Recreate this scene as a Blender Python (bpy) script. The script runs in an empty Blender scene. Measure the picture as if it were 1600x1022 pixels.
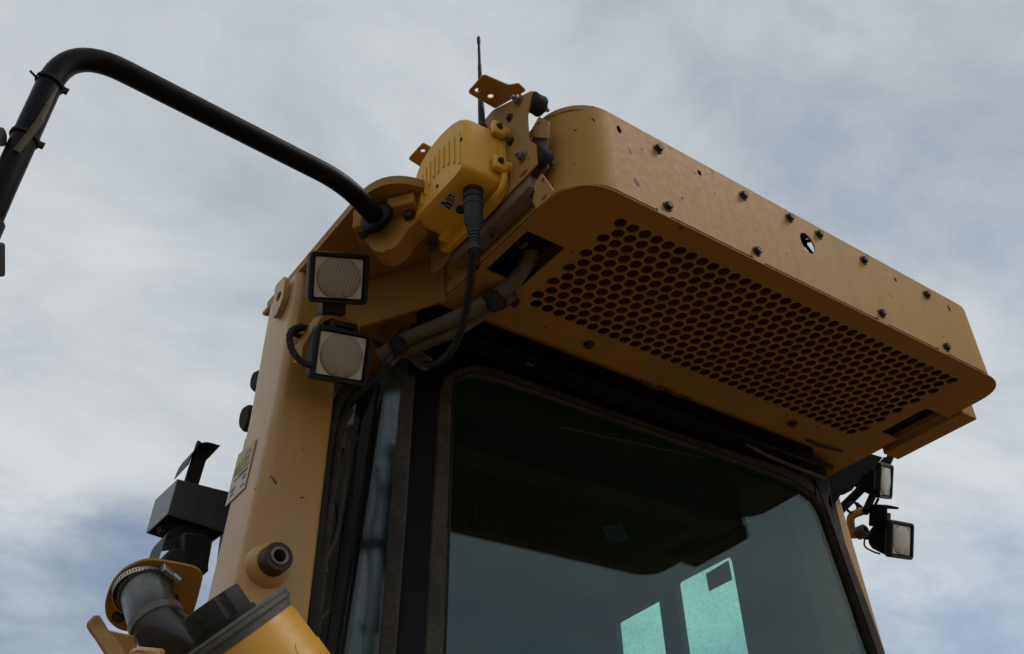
import bpy, bmesh, math, random
from mathutils import Vector, Matrix, Quaternion
from mathutils.geometry import delaunay_2d_cdt
random.seed(7)
S = bpy.context.scene
COL = S.collection
V = Vector

# ------------------------------------------------------------------ camera
# metres; x = along the cab front, y = back into the cab, z = up; z 0 = underside of the air housing (lifted by LIFT at the end)
LIFT = 4.6
RX = V((0.81237914, -0.58156756, -0.0426534))      # camera right
RD = V((0.31406888, 0.49799887, -0.80830555))      # camera down
RF = V((0.49132563, 0.64325446, 0.58721616))       # camera forward
CAM = V((-1.14417, -1.12274, -1.39244))
FPX = 1646.08                                      # focal length in photo pixels (1600 wide)
cd = bpy.data.cameras.new('camera')
cam = bpy.data.objects.new('camera', cd)
COL.objects.link(cam)
cd.sensor_width = 36.0
cd.lens = FPX / 1600 * 36.0
cd.clip_start, cd.clip_end = 0.05, 5000
cam.matrix_world = Matrix(((RX.x, -RD.x, -RF.x, CAM.x), (RX.y, -RD.y, -RF.y, CAM.y), (RX.z, -RD.z, -RF.z, CAM.z), (0, 0, 0, 1)))
S.camera = cam

# ------------------------------------------------------------------ sky and sun
SUN_DIR = V((0.55, -0.30, 0.78)).normalized()       # towards the sun
w = bpy.data.worlds.new('World')
S.world = w
w.use_nodes = True
nt = w.node_tree
nt.nodes.clear()
def N(t, **k):
    n = nt.nodes.new(t)
    for a, b in k.items():
        setattr(n, a, b)
    return n
def LK(a, b):
    nt.links.new(a, b)
out = N('ShaderNodeOutputWorld')
bg = N('ShaderNodeBackground')
bg.inputs['Strength'].default_value = 0.1
LK(bg.outputs[0], out.inputs[0])
sky = N('ShaderNodeTexSky', sky_type='NISHITA')
sky.sun_disc = False
sky.sun_elevation = math.asin(SUN_DIR.z)
sky.sun_rotation = math.atan2(SUN_DIR.x, SUN_DIR.y)
sky.air_density, sky.dust_density, sky.ozone_density = 1.0, 1.2, 1.0
tc = N('ShaderNodeTexCoord')
sp = N('ShaderNodeSeparateXYZ')
LK(tc.outputs['Generated'], sp.inputs[0])
def M(op, a, b=None, c=None):
    n = N('ShaderNodeMath', operation=op)
    for i, v in enumerate((a, b, c)):
        if v is None:
            continue
        if isinstance(v, (int, float)):
            n.inputs[i].default_value = v
        else:
            LK(v, n.inputs[i])
    return n.outputs[0]
zz = M('ADD', M('MAXIMUM', sp.outputs[2], 0.0), 0.22)
cx, cy = M('DIVIDE', sp.outputs[0], zz), M('DIVIDE', sp.outputs[1], zz)
cb = N('ShaderNodeCombineXYZ')
LK(cx, cb.inputs[0]); LK(cy, cb.inputs[1])
def cloud_noise(scale, rot, stretch, off, detail, rough, dist):
    mp = N('ShaderNodeMapping')
    mp.inputs['Rotation'].default_value = (0, 0, rot)
    mp.inputs['Scale'].default_value = (scale, scale * stretch, 1)
    mp.inputs['Location'].default_value = off
    LK(cb.outputs[0], mp.inputs[0])
    n = N('ShaderNodeTexNoise')
    n.inputs['Scale'].default_value = 1
    n.inputs['Detail'].default_value = detail
    n.inputs['Roughness'].default_value = rough
    n.inputs['Distortion'].default_value = dist
    LK(mp.outputs[0], n.inputs['Vector'])
    return n.outputs[0]
def ramp(x, a, b):
    n = N('ShaderNodeMapRange', interpolation_type='SMOOTHSTEP')
    n.inputs[1].default_value, n.inputs[2].default_value = a, b
    LK(x, n.inputs[0])
    return n.outputs[0]
SEED = (2.7074330302309715, 41.75410151009561)
n1 = cloud_noise(0.95, 0.65, 1.35, (SEED[0], SEED[1], 0), 7, 0.5, 0.25)
n2 = cloud_noise(2.4, 0.55, 1.5, (SEED[1] + 11.3, SEED[0] + 2.4, 0), 10, 0.60, 0.3)
n3 = cloud_noise(0.9, 0.9, 1.2, (SEED[0] + 5.2, SEED[1] + 1.3, 0), 4, 0.45, 0.1)
low = ramp(sp.outputs[2], 0.05, 0.55)
cover = ramp(M('ADD', M('ADD', M('MULTIPLY', n1, 0.60), M('MULTIPLY', n2, 0.32)), M('MULTIPLY', low, 0.26)), 0.49, 0.70)
cover = M('MULTIPLY_ADD', cover, 0.74, 0.24)
lum = M('ADD', M('MULTIPLY', n3, 0.50), M('MULTIPLY', n2, 0.50))
mixc = N('ShaderNodeMix', data_type='RGBA')
LK(ramp(lum, 0.30, 0.66), mixc.inputs[0])
mixc.inputs[6].default_value = (3.75, 4.2, 4.7, 1)
mixc.inputs[7].default_value = (7.0, 7.35, 7.5, 1)
mixs = N('ShaderNodeMix', data_type='RGBA')
LK(cover, mixs.inputs[0])
LK(sky.outputs[0], mixs.inputs[6])
LK(mixc.outputs[2], mixs.inputs[7])
LK(mixs.outputs[2], bg.inputs[0])

sl = bpy.data.lights.new('sun', 'SUN')
sl.energy = 1.2
sl.angle = math.radians(22)
sl.color = (1.0, 0.95, 0.88)
so = bpy.data.objects.new('sun', sl)
COL.objects.link(so)
so.rotation_euler = SUN_DIR.to_track_quat('Z', 'Y').to_euler()
S.view_settings.view_transform = 'Standard'
S.view_settings.look = 'None'
S.view_settings.exposure = 0
S.view_settings.gamma = 1
S.view_settings.use_curve_mapping = False
S.render.engine = 'CYCLES'
S.cycles.max_bounces = 10
S.cycles.transparent_max_bounces = 16
S.cycles.use_denoising = True

# ------------------------------------------------------------------ geometry helpers
def ray(u, v):
    return RX * ((u - 800) / FPX) + RD * ((v - 511) / FPX) + RF
def U(u, v, **k):
    (a, val), = k.items()
    i = 'xyz'.index(a)
    d = ray(u, v)
    return CAM + d * ((val - CAM[i]) / d[i])
def UP(u, v, p, n):
    d = ray(u, v)
    return CAM + d * ((V(p) - CAM).dot(V(n)) / d.dot(V(n)))
def UD(u, v, dist):
    return CAM + ray(u, v).normalized() * dist

class G:
    """collects vertices and faces of one mesh"""
    def __init__(s):
        s.v, s.f = [], []
    def add(s, vs, fs):
        o = len(s.v)
        s.v += [V(p) for p in vs]
        s.f += [tuple(i + o for i in f) for f in fs]
        return s
    def box(s, lo, hi):
        x0, y0, z0 = lo; x1, y1, z1 = hi
        vs = [(x0, y0, z0), (x1, y0, z0), (x1, y1, z0), (x0, y1, z0), (x0, y0, z1), (x1, y0, z1), (x1, y1, z1), (x0, y1, z1)]
        return s.add(vs, [(0, 3, 2, 1), (4, 5, 6, 7), (0, 1, 5, 4), (1, 2, 6, 5), (2, 3, 7, 6), (3, 0, 4, 7)])
    def obox(s, c, ax, ay, az, sx, sy, sz):
        c = V(c); vs = []
        for k in (-1, 1):
            for (i, j) in ((-1, -1), (1, -1), (1, 1), (-1, 1)):
                vs.append(c + V(ax) * (i * sx / 2) + V(ay) * (j * sy / 2) + V(az) * (k * sz / 2))
        return s.add(vs, [(0, 3, 2, 1), (4, 5, 6, 7), (0, 1, 5, 4), (1, 2, 6, 5), (2, 3, 7, 6), (3, 0, 4, 7)])
    def rings(s, rings, close=False, cap0=True, cap1=True):
        n = len(rings[0]); o = len(s.v)
        for r in rings:
            s.v += [V(p) for p in r]
        m = len(rings)
        for a in range(m if close else m - 1):
            b = (a + 1) % m
            for i in range(n):
                j = (i + 1) % n
                s.f.append((o + a * n + i, o + a * n + j, o + b * n + j, o + b * n + i))
        if not close:
            if cap0: s.f.append(tuple(o + i for i in reversed(range(n))))
            if cap1: s.f.append(tuple(o + (m - 1) * n + i for i in range(n)))
        return s
    def lathe(s, p, axis, prof, n=24, cap0=True, cap1=True):
        """prof: (distance along the axis, radius)"""
        a = V(axis).normalized(); u = a.orthogonal().normalized(); w_ = a.cross(u)
        return s.rings([[V(p) + a * t + (u * math.cos(2 * math.pi * i / n) + w_ * math.sin(2 * math.pi * i / n)) * max(r, 1e-5) for i in range(n)] for t, r in prof], False, cap0, cap1)
    def cyl(s, a, b, r, n=20, r1=None):
        a, b = V(a), V(b)
        return s.lathe(a, b - a, [(0, r), ((b - a).length, r if r1 is None else r1)], n)
    def tube(s, path, r, n=14, caps=True):
        path = [V(p) for p in path]
        rr = r if callable(r) else (lambda t: r)
        t0 = (path[1] - path[0]).normalized(); u = t0.orthogonal().normalized(); rings = []
        for i, p in enumerate(path):
            t = (path[min(i + 1, len(path) - 1)] - path[max(i - 1, 0)]).normalized()
            u = (u - t * u.dot(t)).normalized(); w_ = t.cross(u); q = rr(i / (len(path) - 1))
            rings.append([p + (u * math.cos(2 * math.pi * k / n) + w_ * math.sin(2 * math.pi * k / n)) * q for k in range(n)])
        return s.rings(rings, False, caps, caps)
    def plate(s, outline, holes, org, ex, ey, th):
        """flat plate of thickness th (towards ex x ey) with through holes"""
        org, ex, ey = V(org), V(ex).normalized(), V(ey); ey = (ey - ex * ey.dot(ex)).normalized(); nn = ex.cross(ey)
        loops = [list(outline)] + [list(h) for h in holes]
        pts, edges = [], []
        for lp in loops:
            o = len(pts); pts += [V((p[0], p[1])) for p in lp]
            edges += [(o + i, o + (i + 1) % len(lp)) for i in range(len(lp))]
        ov, oe, of, *_ = delaunay_2d_cdt(pts, edges, [], 1, 1e-7)
        def inside(lp, x, y):
            c = False
            for i in range(len(lp)):
                (x0, y0), (x1, y1) = lp[i - 1][:2], lp[i][:2]
                if (y0 > y) != (y1 > y) and x < (x1 - x0) * (y - y0) / (y1 - y0) + x0:
                    c = not c
            return c
        bb = [(min(p[0] for p in h), max(p[0] for p in h), min(p[1] for p in h), max(p[1] for p in h), [tuple(p)[:2] for p in h]) for h in holes]
        ol = [tuple(p)[:2] for p in outline]
        keep = []
        for f in of:
            x = sum(ov[i].x for i in f) / len(f); y = sum(ov[i].y for i in f) / len(f)
            if not inside(ol, x, y) or any(h[0] < x < h[1] and h[2] < y < h[3] and inside(h[4], x, y) for h in bb):
                continue
            keep.append(f)
        of = keep
        base = [org + ex * p.x + ey * p.y for p in ov]; m = len(base)
        fs = []
        cnt = {}
        for f in of:
            a, b, c = (ov[i] for i in f[:3])
            f = list(f)
            if sum(ov[f[i]].x * ov[f[(i + 1) % len(f)]].y - ov[f[(i + 1) % len(f)]].x * ov[f[i]].y for i in range(len(f))) < 0:
                f.reverse()
            fs.append(tuple(reversed(f))); fs.append(tuple(i + m for i in f))
            for i in range(len(f)):
                cnt[(f[i], f[(i + 1) % len(f)])] = 1
        for (a, b) in cnt:
            if (b, a) not in cnt:
                fs.append((a, b, b + m, a + m))
        return s.add(base + [p + nn * th for p in base], fs)

def catmull(pts, k=8):
    P = [V(p) for p in pts]; P = [P[0] * 2 - P[1]] + P + [P[-1] * 2 - P[-2]]; o = []
    for i in range(1, len(P) - 2):
        a, b, c, d = P[i - 1:i + 3]
        for j in range(k):
            t = j / k
            o.append(0.5 * (2 * b + (c - a) * t + (2 * a - 5 * b + 4 * c - d) * t * t + (3 * b - a - 3 * c + d) * t ** 3))
    return o + [P[-2]]
def fillet(pts, r, k=8):
    P = [V(p) for p in pts]; o = [P[0]]
    for i in range(1, len(P) - 1):
        rr = r[i - 1] if isinstance(r, (list, tuple)) else r
        a, b = (P[i - 1] - P[i]), (P[i + 1] - P[i])
        d = min(rr, a.length * .48, b.length * .48); p0, p1 = P[i] + a.normalized() * d, P[i] + b.normalized() * d
        o += [p0.lerp(P[i], t).lerp(P[i].lerp(p1, t), t) for t in (j / k for j in range(k + 1))]
    return o + [P[-1]]
def round_poly(pts, r, k=5):
    P = [V((p[0], p[1])) for p in pts]; n = len(P); o = []
    for i in range(n):
        rr = r[i] if isinstance(r, (list, tuple)) else r
        a, b = P[i - 1] - P[i], P[(i + 1) % n] - P[i]
        d = min(rr, a.length * .49, b.length * .49)
        if d < 1e-5:
            o.append(P[i]); continue
        p0, p1 = P[i] + a.normalized() * d, P[i] + b.normalized() * d
        o += [p0.lerp(P[i], t).lerp(P[i].lerp(p1, t), t) for t in (j / k for j in range(k + 1))]
    return o
def circ(x, y, r, n=14, ry=None):
    return [(x + r * math.cos(2 * math.pi * i / n), y + (ry or r) * math.sin(2 * math.pi * i / n)) for i in range(n)]

ORG = {}
def thing(name, loc, label, cat, group=None):
    o = bpy.data.objects.new(name, None); COL.objects.link(o)
    o.location = loc; o.empty_display_size = .05
    o['label'] = label; o['category'] = cat
    if group: o['group'] = group
    ORG[o.name] = V(loc)
    return o
def part(name, g, m, parent, bevel=0, smooth=40, label=None, kind=None, seg=2):
    og = ORG[parent.name] if parent else V((0, 0, 0))
    me = bpy.data.meshes.new(name)
    me.from_pydata([tuple(p - og) for p in g.v], [], g.f)
    bm = bmesh.new(); bm.from_mesh(me)
    bmesh.ops.recalc_face_normals(bm, faces=bm.faces[:])
    bm.to_mesh(me); bm.free()
    if smooth:
        for p in me.polygons: p.use_smooth = True
        me.set_sharp_from_angle(angle=math.radians(smooth))
    me.materials.append(m)
    o = bpy.data.objects.new(name, me); COL.objects.link(o)
    if parent:
        o.parent = parent
    ORG[o.name] = og
    if bevel:
        b = o.modifiers.new('edge', 'BEVEL'); b.width = bevel; b.segments = seg; b.limit_method = 'ANGLE'; b.angle_limit = math.radians(35)
        b.harden_normals = False
    if label: o['label'] = label
    if kind: o['kind'] = kind
    return o

# ------------------------------------------------------------------ materials
def mat(name, base, rough=.5, metal=0.0, dust=None, dust_amt=0.0, dust_scale=6.0, spots=0.0, spot_col=(.05, .025, .012), bump=0.0, bump_scale=60, streak=0.0, spec=.12, var=.12, scratch=0.0):
    m = bpy.data.materials.new(name); m.use_nodes = True
    t = m.node_tree; b = t.nodes['Principled BSDF']
    def n(ty, **k):
        x = t.nodes.new(ty)
        for a, c in k.items(): setattr(x, a, c)
        return x
    def noise(scale, detail=5, rough_=.55, vec=None, dist=0):
        x = n('ShaderNodeTexNoise'); x.inputs['Scale'].default_value = scale; x.inputs['Detail'].default_value = detail
        x.inputs['Roughness'].default_value = rough_; x.inputs['Distortion'].default_value = dist
        t.links.new(vec or co, x.inputs['Vector']); return x.outputs[0]
    def rng(x, a, c, lo=0, hi=1):
        r = n('ShaderNodeMapRange'); t.links.new(x, r.inputs[0])
        for i, q in enumerate((a, c, lo, hi)): r.inputs[i + 1].default_value = q
        return r.outputs[0]
    def mix(f, a, c):
        r = n('ShaderNodeMix', data_type='RGBA')
        if isinstance(f, float): r.inputs[0].default_value = f
        else: t.links.new(f, r.inputs[0])
        for i, q in ((6, a), (7, c)):
            if isinstance(q, tuple): r.inputs[i].default_value = (*q, 1)
            else: t.links.new(q, r.inputs[i])
        return r.outputs[2]
    co = n('ShaderNodeTexCoord').outputs['Object']
    dark = tuple(c * (1 - var) for c in base); lite = tuple(min(1, c * (1 + var)) for c in base)
    c = mix(rng(noise(4.0), .3, .7), dark, lite)
    if dust:
        mp = n('ShaderNodeMapping'); mp.inputs['Scale'].default_value = (1, 1, .25 if streak else 1); t.links.new(co, mp.inputs[0])
        d1 = rng(noise(dust_scale, 8, .62, mp.outputs[0]), .38, .68)
        d2 = rng(noise(dust_scale * 9, 4, .7, mp.outputs[0]), .3, .75)
        mm = n('ShaderNodeMath', operation='MULTIPLY'); t.links.new(d1, mm.inputs[0]); t.links.new(d2, mm.inputs[1])
        ma = n('ShaderNodeMath', operation='MULTIPLY_ADD'); t.links.new(mm.outputs[0], ma.inputs[0]); ma.inputs[1].default_value = dust_amt; ma.inputs[2].default_value = dust_amt * .35
        ma.use_clamp = True
        c = mix(ma.outputs[0], c, dust)
    if scratch:
        for rot, sc_, hi in ((.5, (3, 260, 260), .69), (-.9, (5, 300, 300), .71), (1.5, (2.5, 420, 420), .70)):
            mq = n('ShaderNodeMapping'); mq.inputs['Rotation'].default_value = (0, rot, 0); mq.inputs['Scale'].default_value = sc_; t.links.new(co, mq.inputs[0])
            q1 = rng(noise(1.0, 2, .5, mq.outputs[0]), hi, hi + .05); q2 = rng(noise(5.0, 3), .5, .65)
            mm = n('ShaderNodeMath', operation='MULTIPLY'); t.links.new(q1, mm.inputs[0]); t.links.new(q2, mm.inputs[1])
            mk = n('ShaderNodeMath', operation='MULTIPLY'); t.links.new(mm.outputs[0], mk.inputs[0]); mk.inputs[1].default_value = scratch
            c = mix(mk.outputs[0], c, (.50, .40, .26))
        mp2 = n('ShaderNodeMapping'); mp2.inputs['Scale'].default_value = (28, 28, 1.2); t.links.new(co, mp2.inputs[0])
        mk = n('ShaderNodeMath', operation='MULTIPLY'); t.links.new(rng(noise(1.0, 4, .6, mp2.outputs[0]), .5, .8), mk.inputs[0]); mk.inputs[1].default_value = .30
        c = mix(mk.outputs[0], c, (.20, .12, .045))
    if spots:
        s1 = rng(noise(38, 3, .5, None, .6), .735 - spots * .05, .755 - spots * .05)
        c = mix(s1, c, spot_col)
    t.links.new(c, b.inputs['Base Color'])
    b.inputs['Metallic'].default_value = metal
    b.inputs['Specular IOR Level'].default_value = spec
    t.links.new(rng(noise(60, 4), .25, .75, max(.02, rough - .05), min(1, rough + .07)), b.inputs['Roughness'])
    if bump:
        bp = n('ShaderNodeBump'); bp.inputs['Strength'].default_value = bump; bp.inputs['Distance'].default_value = .002
        t.links.new(noise(bump_scale, 6, .6), bp.inputs['Height']); t.links.new(bp.outputs[0], b.inputs['Normal'])
    return m
DUST = (.36, .29, .20)
Y_FAS = mat('dusty_fascia_paint', (.41, .215, .042), .52, dust=(.44, .29, .13), dust_amt=.25, dust_scale=24, spots=.8, bump=.015, bump_scale=160, var=.05, scratch=.9, streak=1)
Y_BOX = mat('aged_shaded_yellow', (.34, .165, .025), .5, dust=(.30, .19, .08), dust_amt=.22, spots=.3, bump=.12, bump_scale=45)  # aged yellow darkened for undersides and roof parts: shade put into the colour
Y_CAB = mat('dusty_yellow_paint', (.43, .212, .034), .32, dust=(.46, .35, .20), dust_amt=.26, dust_scale=5, spec=.5, spots=.6, bump=.04, bump_scale=150, streak=1, scratch=.5)
Y_NEW = mat('bright_yellow_paint', (.74, .38, .025), .42, spec=.25, dust=DUST, dust_amt=.18, bump=.06, bump_scale=120, var=.05)
Y_CAN = mat('canister_yellow_paint', (.60, .29, .020), .40, spec=.25, dust=DUST, dust_amt=.15, spots=.9, bump=.06)
Y_CAB.node_tree.nodes['Principled BSDF'].inputs['Sheen Weight'].default_value = .45
Y_CAB.node_tree.nodes['Principled BSDF'].inputs['Sheen Roughness'].default_value = .35
Y_CAB.node_tree.nodes['Principled BSDF'].inputs['Sheen Tint'].default_value = (.9, .84, .74, 1)
BR = mat('brown_bracket_paint', (.34, .175, .035), .55, dust=(.30,.22,.13), dust_amt=.35, spots=.4, bump=.2)
RAIL = mat('weathered_rail', (.13, .09, .05), .6, dust=(.26, .21, .15), dust_amt=.6, spots=.6, bump=.35)
BLK = mat('black_paint', (.008, .008, .009), .5, dust=(.06, .055, .045), dust_amt=.14, bump=.05, spec=.25)
CAPM = mat('dusty_cap_plastic', (.018, .018, .018), .6, dust=(.10, .09, .075), dust_amt=.6, dust_scale=14, bump=.4, bump_scale=120)
RIMM = mat('grey_rim_rubber', (.05, .05, .048), .7, dust=(.20, .19, .165), dust_amt=.6, dust_scale=16, bump=.3)
MATTE = mat('matte_black_bracket', (.005, .005, .005), .9, spec=.04)
BLKD = mat('greyed_black', (.022, .023, .024), .32, dust=(.12, .12, .11), dust_amt=.5, bump=.03, spec=.6)  # black lifted towards grey by a pale noise mix on all faces
TUBE = mat('tube_black_paint', (.004, .004, .005), .42, dust=(.03, .028, .026), dust_amt=.12, bump=.06, spec=.10)
NAVY = mat('dark_cab_paint', (.006, .0065, .010), .55, dust=(.05, .045, .04), dust_amt=.12, bump=.25, bump_scale=140)
RUB = mat('dusty_rubber_seal', (.024, .022, .020), .85, dust=(.15, .13, .11), dust_amt=.75, dust_scale=11, bump=.7, bump_scale=150)
RUBD = mat('dark_rubber', (.016, .016, .016), .75, dust=(.09, .08, .065), dust_amt=.35, bump=.3)
HOSE = mat('worn_hose_rubber', (.009, .009, .0095), .26, dust=(.08, .072, .06), dust_amt=.35, dust_scale=18, bump=.6, bump_scale=55, spec=.55)
CABLE = mat('cable_sheath', (.020, .022, .027), .5, dust=(.10, .095, .085), dust_amt=.35, bump=.15)
COND = mat('muddy_conduit', (.07, .062, .05), .8, dust=(.20, .17, .13), dust_amt=.8, bump=.6, bump_scale=90)
RUST = mat('rusty_bolt_steel', (.045, .03, .022), .55, .35, dust=(.17, .12, .08), dust_amt=.35, bump=.5, bump_scale=200)
STEEL = mat('dirty_steel', (.20, .185, .16), .5, .6, dust=(.2, .17, .13), dust_amt=.5, bump=.3)
CLAMP = mat('clamp_steel', (.52, .50, .45), .36, .8, dust=(.3, .27, .22), dust_amt=.4, bump=.2)
BAND = mat('grey_band', (.10, .098, .095), .4, .3, dust=(.25, .22, .18), dust_amt=.4, bump=.2)
LENSG = mat('lens_ribbed_glass', (.29, .255, .205), .16, dust=(.38, .335, .27), dust_amt=.6, dust_scale=30)
REFL = mat('reflector_corner', (.58, .54, .47), .35, dust=(.4, .33, .25), dust_amt=.6)
LENSW = mat('clouded_white_lens', (.60, .57, .51), .3, dust=(.5, .45, .38), dust_amt=.4)
INT = mat('dark_headliner', (.045, .05, .05), .8, bump=.2)
COIL = mat('condenser_coil', (.10, .045, .028), .8, dust=(.22, .11, .07), dust_amt=.8, dust_scale=14)
STW = mat('sticker_white', (.52, .50, .47), .4, dust=DUST, dust_amt=.5)
STY = mat('sticker_yellow', (.48, .38, .10), .4, dust=DUST, dust_amt=.5)
INK = mat('sticker_ink', (.06, .05, .04), .5)
FADED = mat('faded_ink', (.22, .19, .12), .5)
GREYL = mat('pale_grey', (.22, .22, .21), .6, dust=DUST, dust_amt=.4)
GREEN = mat('green_scrap', (.03, .12, .05), .6)
WOOD = mat('grey_stick', (.10, .085, .06), .7, dust=(.16, .13, .09), dust_amt=.4)
DIRT = mat('dry_dirt', (.17, .12, .075), .95, dust=(.21, .155, .10), dust_amt=.6, dust_scale=.4, bump=.5, bump_scale=3)
# rib relief on the lamp glass
def add_ribs(m, scale):
    t = m.node_tree; b = t.nodes['Principled BSDF']
    wv = t.nodes.new('ShaderNodeTexWave'); wv.wave_type = 'BANDS'; wv.bands_direction = 'X'; wv.inputs['Scale'].default_value = scale; wv.inputs['Distortion'].default_value = .3
    bp = t.nodes.new('ShaderNodeBump'); bp.inputs['Strength'].default_value = .55; bp.inputs['Distance'].default_value = .002
    c = t.nodes.new('ShaderNodeTexCoord')
    t.links.new(c.outputs['Object'], wv.inputs['Vector']); t.links.new(wv.outputs[1], bp.inputs['Height']); t.links.new(bp.outputs[0], b.inputs['Normal'])
add_ribs(LENSG, 42)
def glass(name, tint, dust_amt, dust_col, rough=0.0, streak=False, grain=130, lo=.45):
    m = bpy.data.materials.new(name); m.use_nodes = True; t = m.node_tree; t.nodes.clear()
    def n(ty, **k):
        x = t.nodes.new(ty)
        for a, c in k.items(): setattr(x, a, c)
        return x
    def mth(op, a, b=None):
        x = n('ShaderNodeMath', operation=op)
        for i, q in enumerate((a, b)):
            if q is None: continue
            if isinstance(q, (int, float)): x.inputs[i].default_value = q
            else: t.links.new(q, x.inputs[i])
        return x.outputs[0]
    o = n('ShaderNodeOutputMaterial'); tr = n('ShaderNodeBsdfTransparent'); gl = n('ShaderNodeBsdfGlossy'); di = n('ShaderNodeBsdfDiffuse')
    tr.inputs[0].default_value = (*tint, 1); gl.inputs['Roughness'].default_value = rough; gl.inputs[0].default_value = (.93, .97, 1, 1); di.inputs[0].default_value = (*dust_col, 1)
    ge = n('ShaderNodeNewGeometry'); dt = n('ShaderNodeVectorMath', operation='DOT_PRODUCT')
    t.links.new(ge.outputs['Normal'], dt.inputs[0]); t.links.new(ge.outputs['Incoming'], dt.inputs[1])
    f = mth('MULTIPLY', mth('POWER', mth('SUBTRACT', 1.0, mth('ABSOLUTE', dt.outputs['Value'])), 5.0), .96); f = mth('ADD', f, .04)
    m1 = n('ShaderNodeMixShader'); t.links.new(f, m1.inputs[0]); t.links.new(tr.outputs[0], m1.inputs[1]); t.links.new(gl.outputs[0], m1.inputs[2])
    tc_ = n('ShaderNodeTexCoord'); mp = n('ShaderNodeMapping'); t.links.new(tc_.outputs['Object'], mp.inputs[0])
    mp.inputs['Scale'].default_value = (1, 1, .12 if streak else 1)
    a = n('ShaderNodeTexNoise'); a.inputs['Scale'].default_value = 60 if streak else grain; a.inputs['Detail'].default_value = 6; a.inputs['Roughness'].default_value = .7; t.links.new(mp.outputs[0], a.inputs['Vector'])
    b_ = n('ShaderNodeTexNoise'); b_.inputs['Scale'].default_value = 3; b_.inputs['Detail'].default_value = 4; t.links.new(tc_.outputs['Object'], b_.inputs['Vector'])
    r1 = n('ShaderNodeMapRange'); t.links.new(a.outputs[0], r1.inputs[0]); r1.inputs[1].default_value = lo; r1.inputs[2].default_value = lo + .3
    r2 = n('ShaderNodeMapRange'); t.links.new(b_.outputs[0], r2.inputs[0]); r2.inputs[1].default_value = .3; r2.inputs[2].default_value = .7; r2.inputs[3].default_value = .4
    dm = mth('MULTIPLY', mth('MULTIPLY', r1.outputs[0], r2.outputs[0]), dust_amt)
    m2 = n('ShaderNodeMixShader'); t.links.new(dm, m2.inputs[0]); t.links.new(m1.outputs[0], m2.inputs[1]); t.links.new(di.outputs[0], m2.inputs[2])
    t.links.new(m2.outputs[0], o.inputs[0])
    return m
GL_F = glass('windscreen_glass', (.74, .93, .90), .20, (.15, .21, .20), .03, False, 210, .50)
GL_S = glass('side_glass', (.80, .93, .915), .60, (.13, .155, .145), .14, True)
GL_R = glass('far_glass', (.80, .96, .90), .38, (.18, .20, .19), 0.0, False, 75, .50)

# ------------------------------------------------------------------ shared hardware
def hex_bolt_mesh(name, m, wr=.0125, hr=.0092, hh=.008, chamfer=.0015):
    g = G()
    g.lathe((0, 0, 0), (0, 0, 1), [(0, wr), (.0018, wr), (.0022, wr * .94)], 18)
    def hx(r, z): return [(r * math.cos(math.pi / 3 * i), r * math.sin(math.pi / 3 * i), z) for i in range(6)]
    g.rings([hx(hr, .002), hx(hr, .002 + hh - chamfer), hx(hr * .84, .002 + hh)])
    me = bpy.data.meshes.new(name); me.from_pydata([tuple(p) for p in g.v], [], g.f); me.materials.append(m)
    bm = bmesh.new(); bm.from_mesh(me); bmesh.ops.recalc_face_normals(bm, faces=bm.faces[:]); bm.to_mesh(me); bm.free()
    return me
def nut_stud_mesh(name, m):
    g = G()
    g.lathe((0, 0, 0), (0, 0, 1), [(0, .0135), (.003, .0135)], 18)
    def hx(r, z): return [(r * math.cos(math.pi / 3 * i), r * math.sin(math.pi / 3 * i), z) for i in range(6)]
    g.rings([hx(.0095, .003), hx(.0095, .011), hx(.008, .012)])
    g.lathe((0, 0, .012), (0, 0, 1), [(0, .005), (.007, .005), (.008, .004)], 12)
    me = bpy.data.meshes.new(name); me.from_pydata([tuple(p) for p in g.v], [], g.f); me.materials.append(m)
    bm = bmesh.new(); bm.from_mesh(me); bmesh.ops.recalc_face_normals(bm, faces=bm.faces[:]); bm.to_mesh(me); bm.free()
    return me
BOLT = hex_bolt_mesh('bolt', RUST)
NUT = nut_stud_mesh('nut', STEEL)
def put(me, name, parent, p, nrm, sc=1.0, spin=None):
    o = bpy.data.objects.new(name, me); COL.objects.link(o); o.parent = parent
    og = ORG[parent.name]
    q = V(nrm).normalized().to_track_quat('Z', 'Y') @ Quaternion((0, 0, 1), random.uniform(0, 1) if spin is None else spin)
    o.matrix_basis = Matrix.Translation(V(p) - og) @ q.to_matrix().to_4x4() @ Matrix.Scale(sc, 4)
    return o

# ------------------------------------------------------------------ ground
g = G(); g.add([(-1500, -1500, -4.6), (1500, -1500, -4.6), (1500, 1500, -4.6), (-1500, 1500, -4.6)], [(0, 1, 2, 3)])
gr = part('ground', g, DIRT, None); gr['kind'] = 'structure'

# ------------------------------------------------------------------ cab (pillars, roof plate, windscreen wall, glazing)
cab = thing('machine_cab', (0.55, 1.2, -1.95), 'yellow machine cab with dark tinted windscreen and dusty corner pillar', 'cab')
NF = (.026, 1, 0)                       # normal of the windscreen wall, slightly turned
PF = (.5, .642, 0)
def WF(u, v, off=0.0):
    return UP(u, v, (PF[0], PF[1] + off, 0), NF)
EXF = V((1, -.026, 0)).normalized()
def w2(p):                              # plane coordinates on the windscreen wall
    d = V(p) - V(PF)
    return (d.dot(EXF), p[2])
seal_out = [(661, 1022), (672, 820), (684, 618), (693, 590), (713, 576), (742, 570), (768, 574.5), (815, 591), (1010, 661), (1222, 729.5), (1262, 750), (1286, 775), (1303, 803), (1382, 1022)]
seal_in = [(693, 1022), (700, 820), (707.5, 611), (715, 594), (734, 585), (763, 588.5), (815, 604), (1010, 671.5), (1205, 739), (1246, 757), (1272, 776), (1292, 807), (1367, 1022)]
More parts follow.
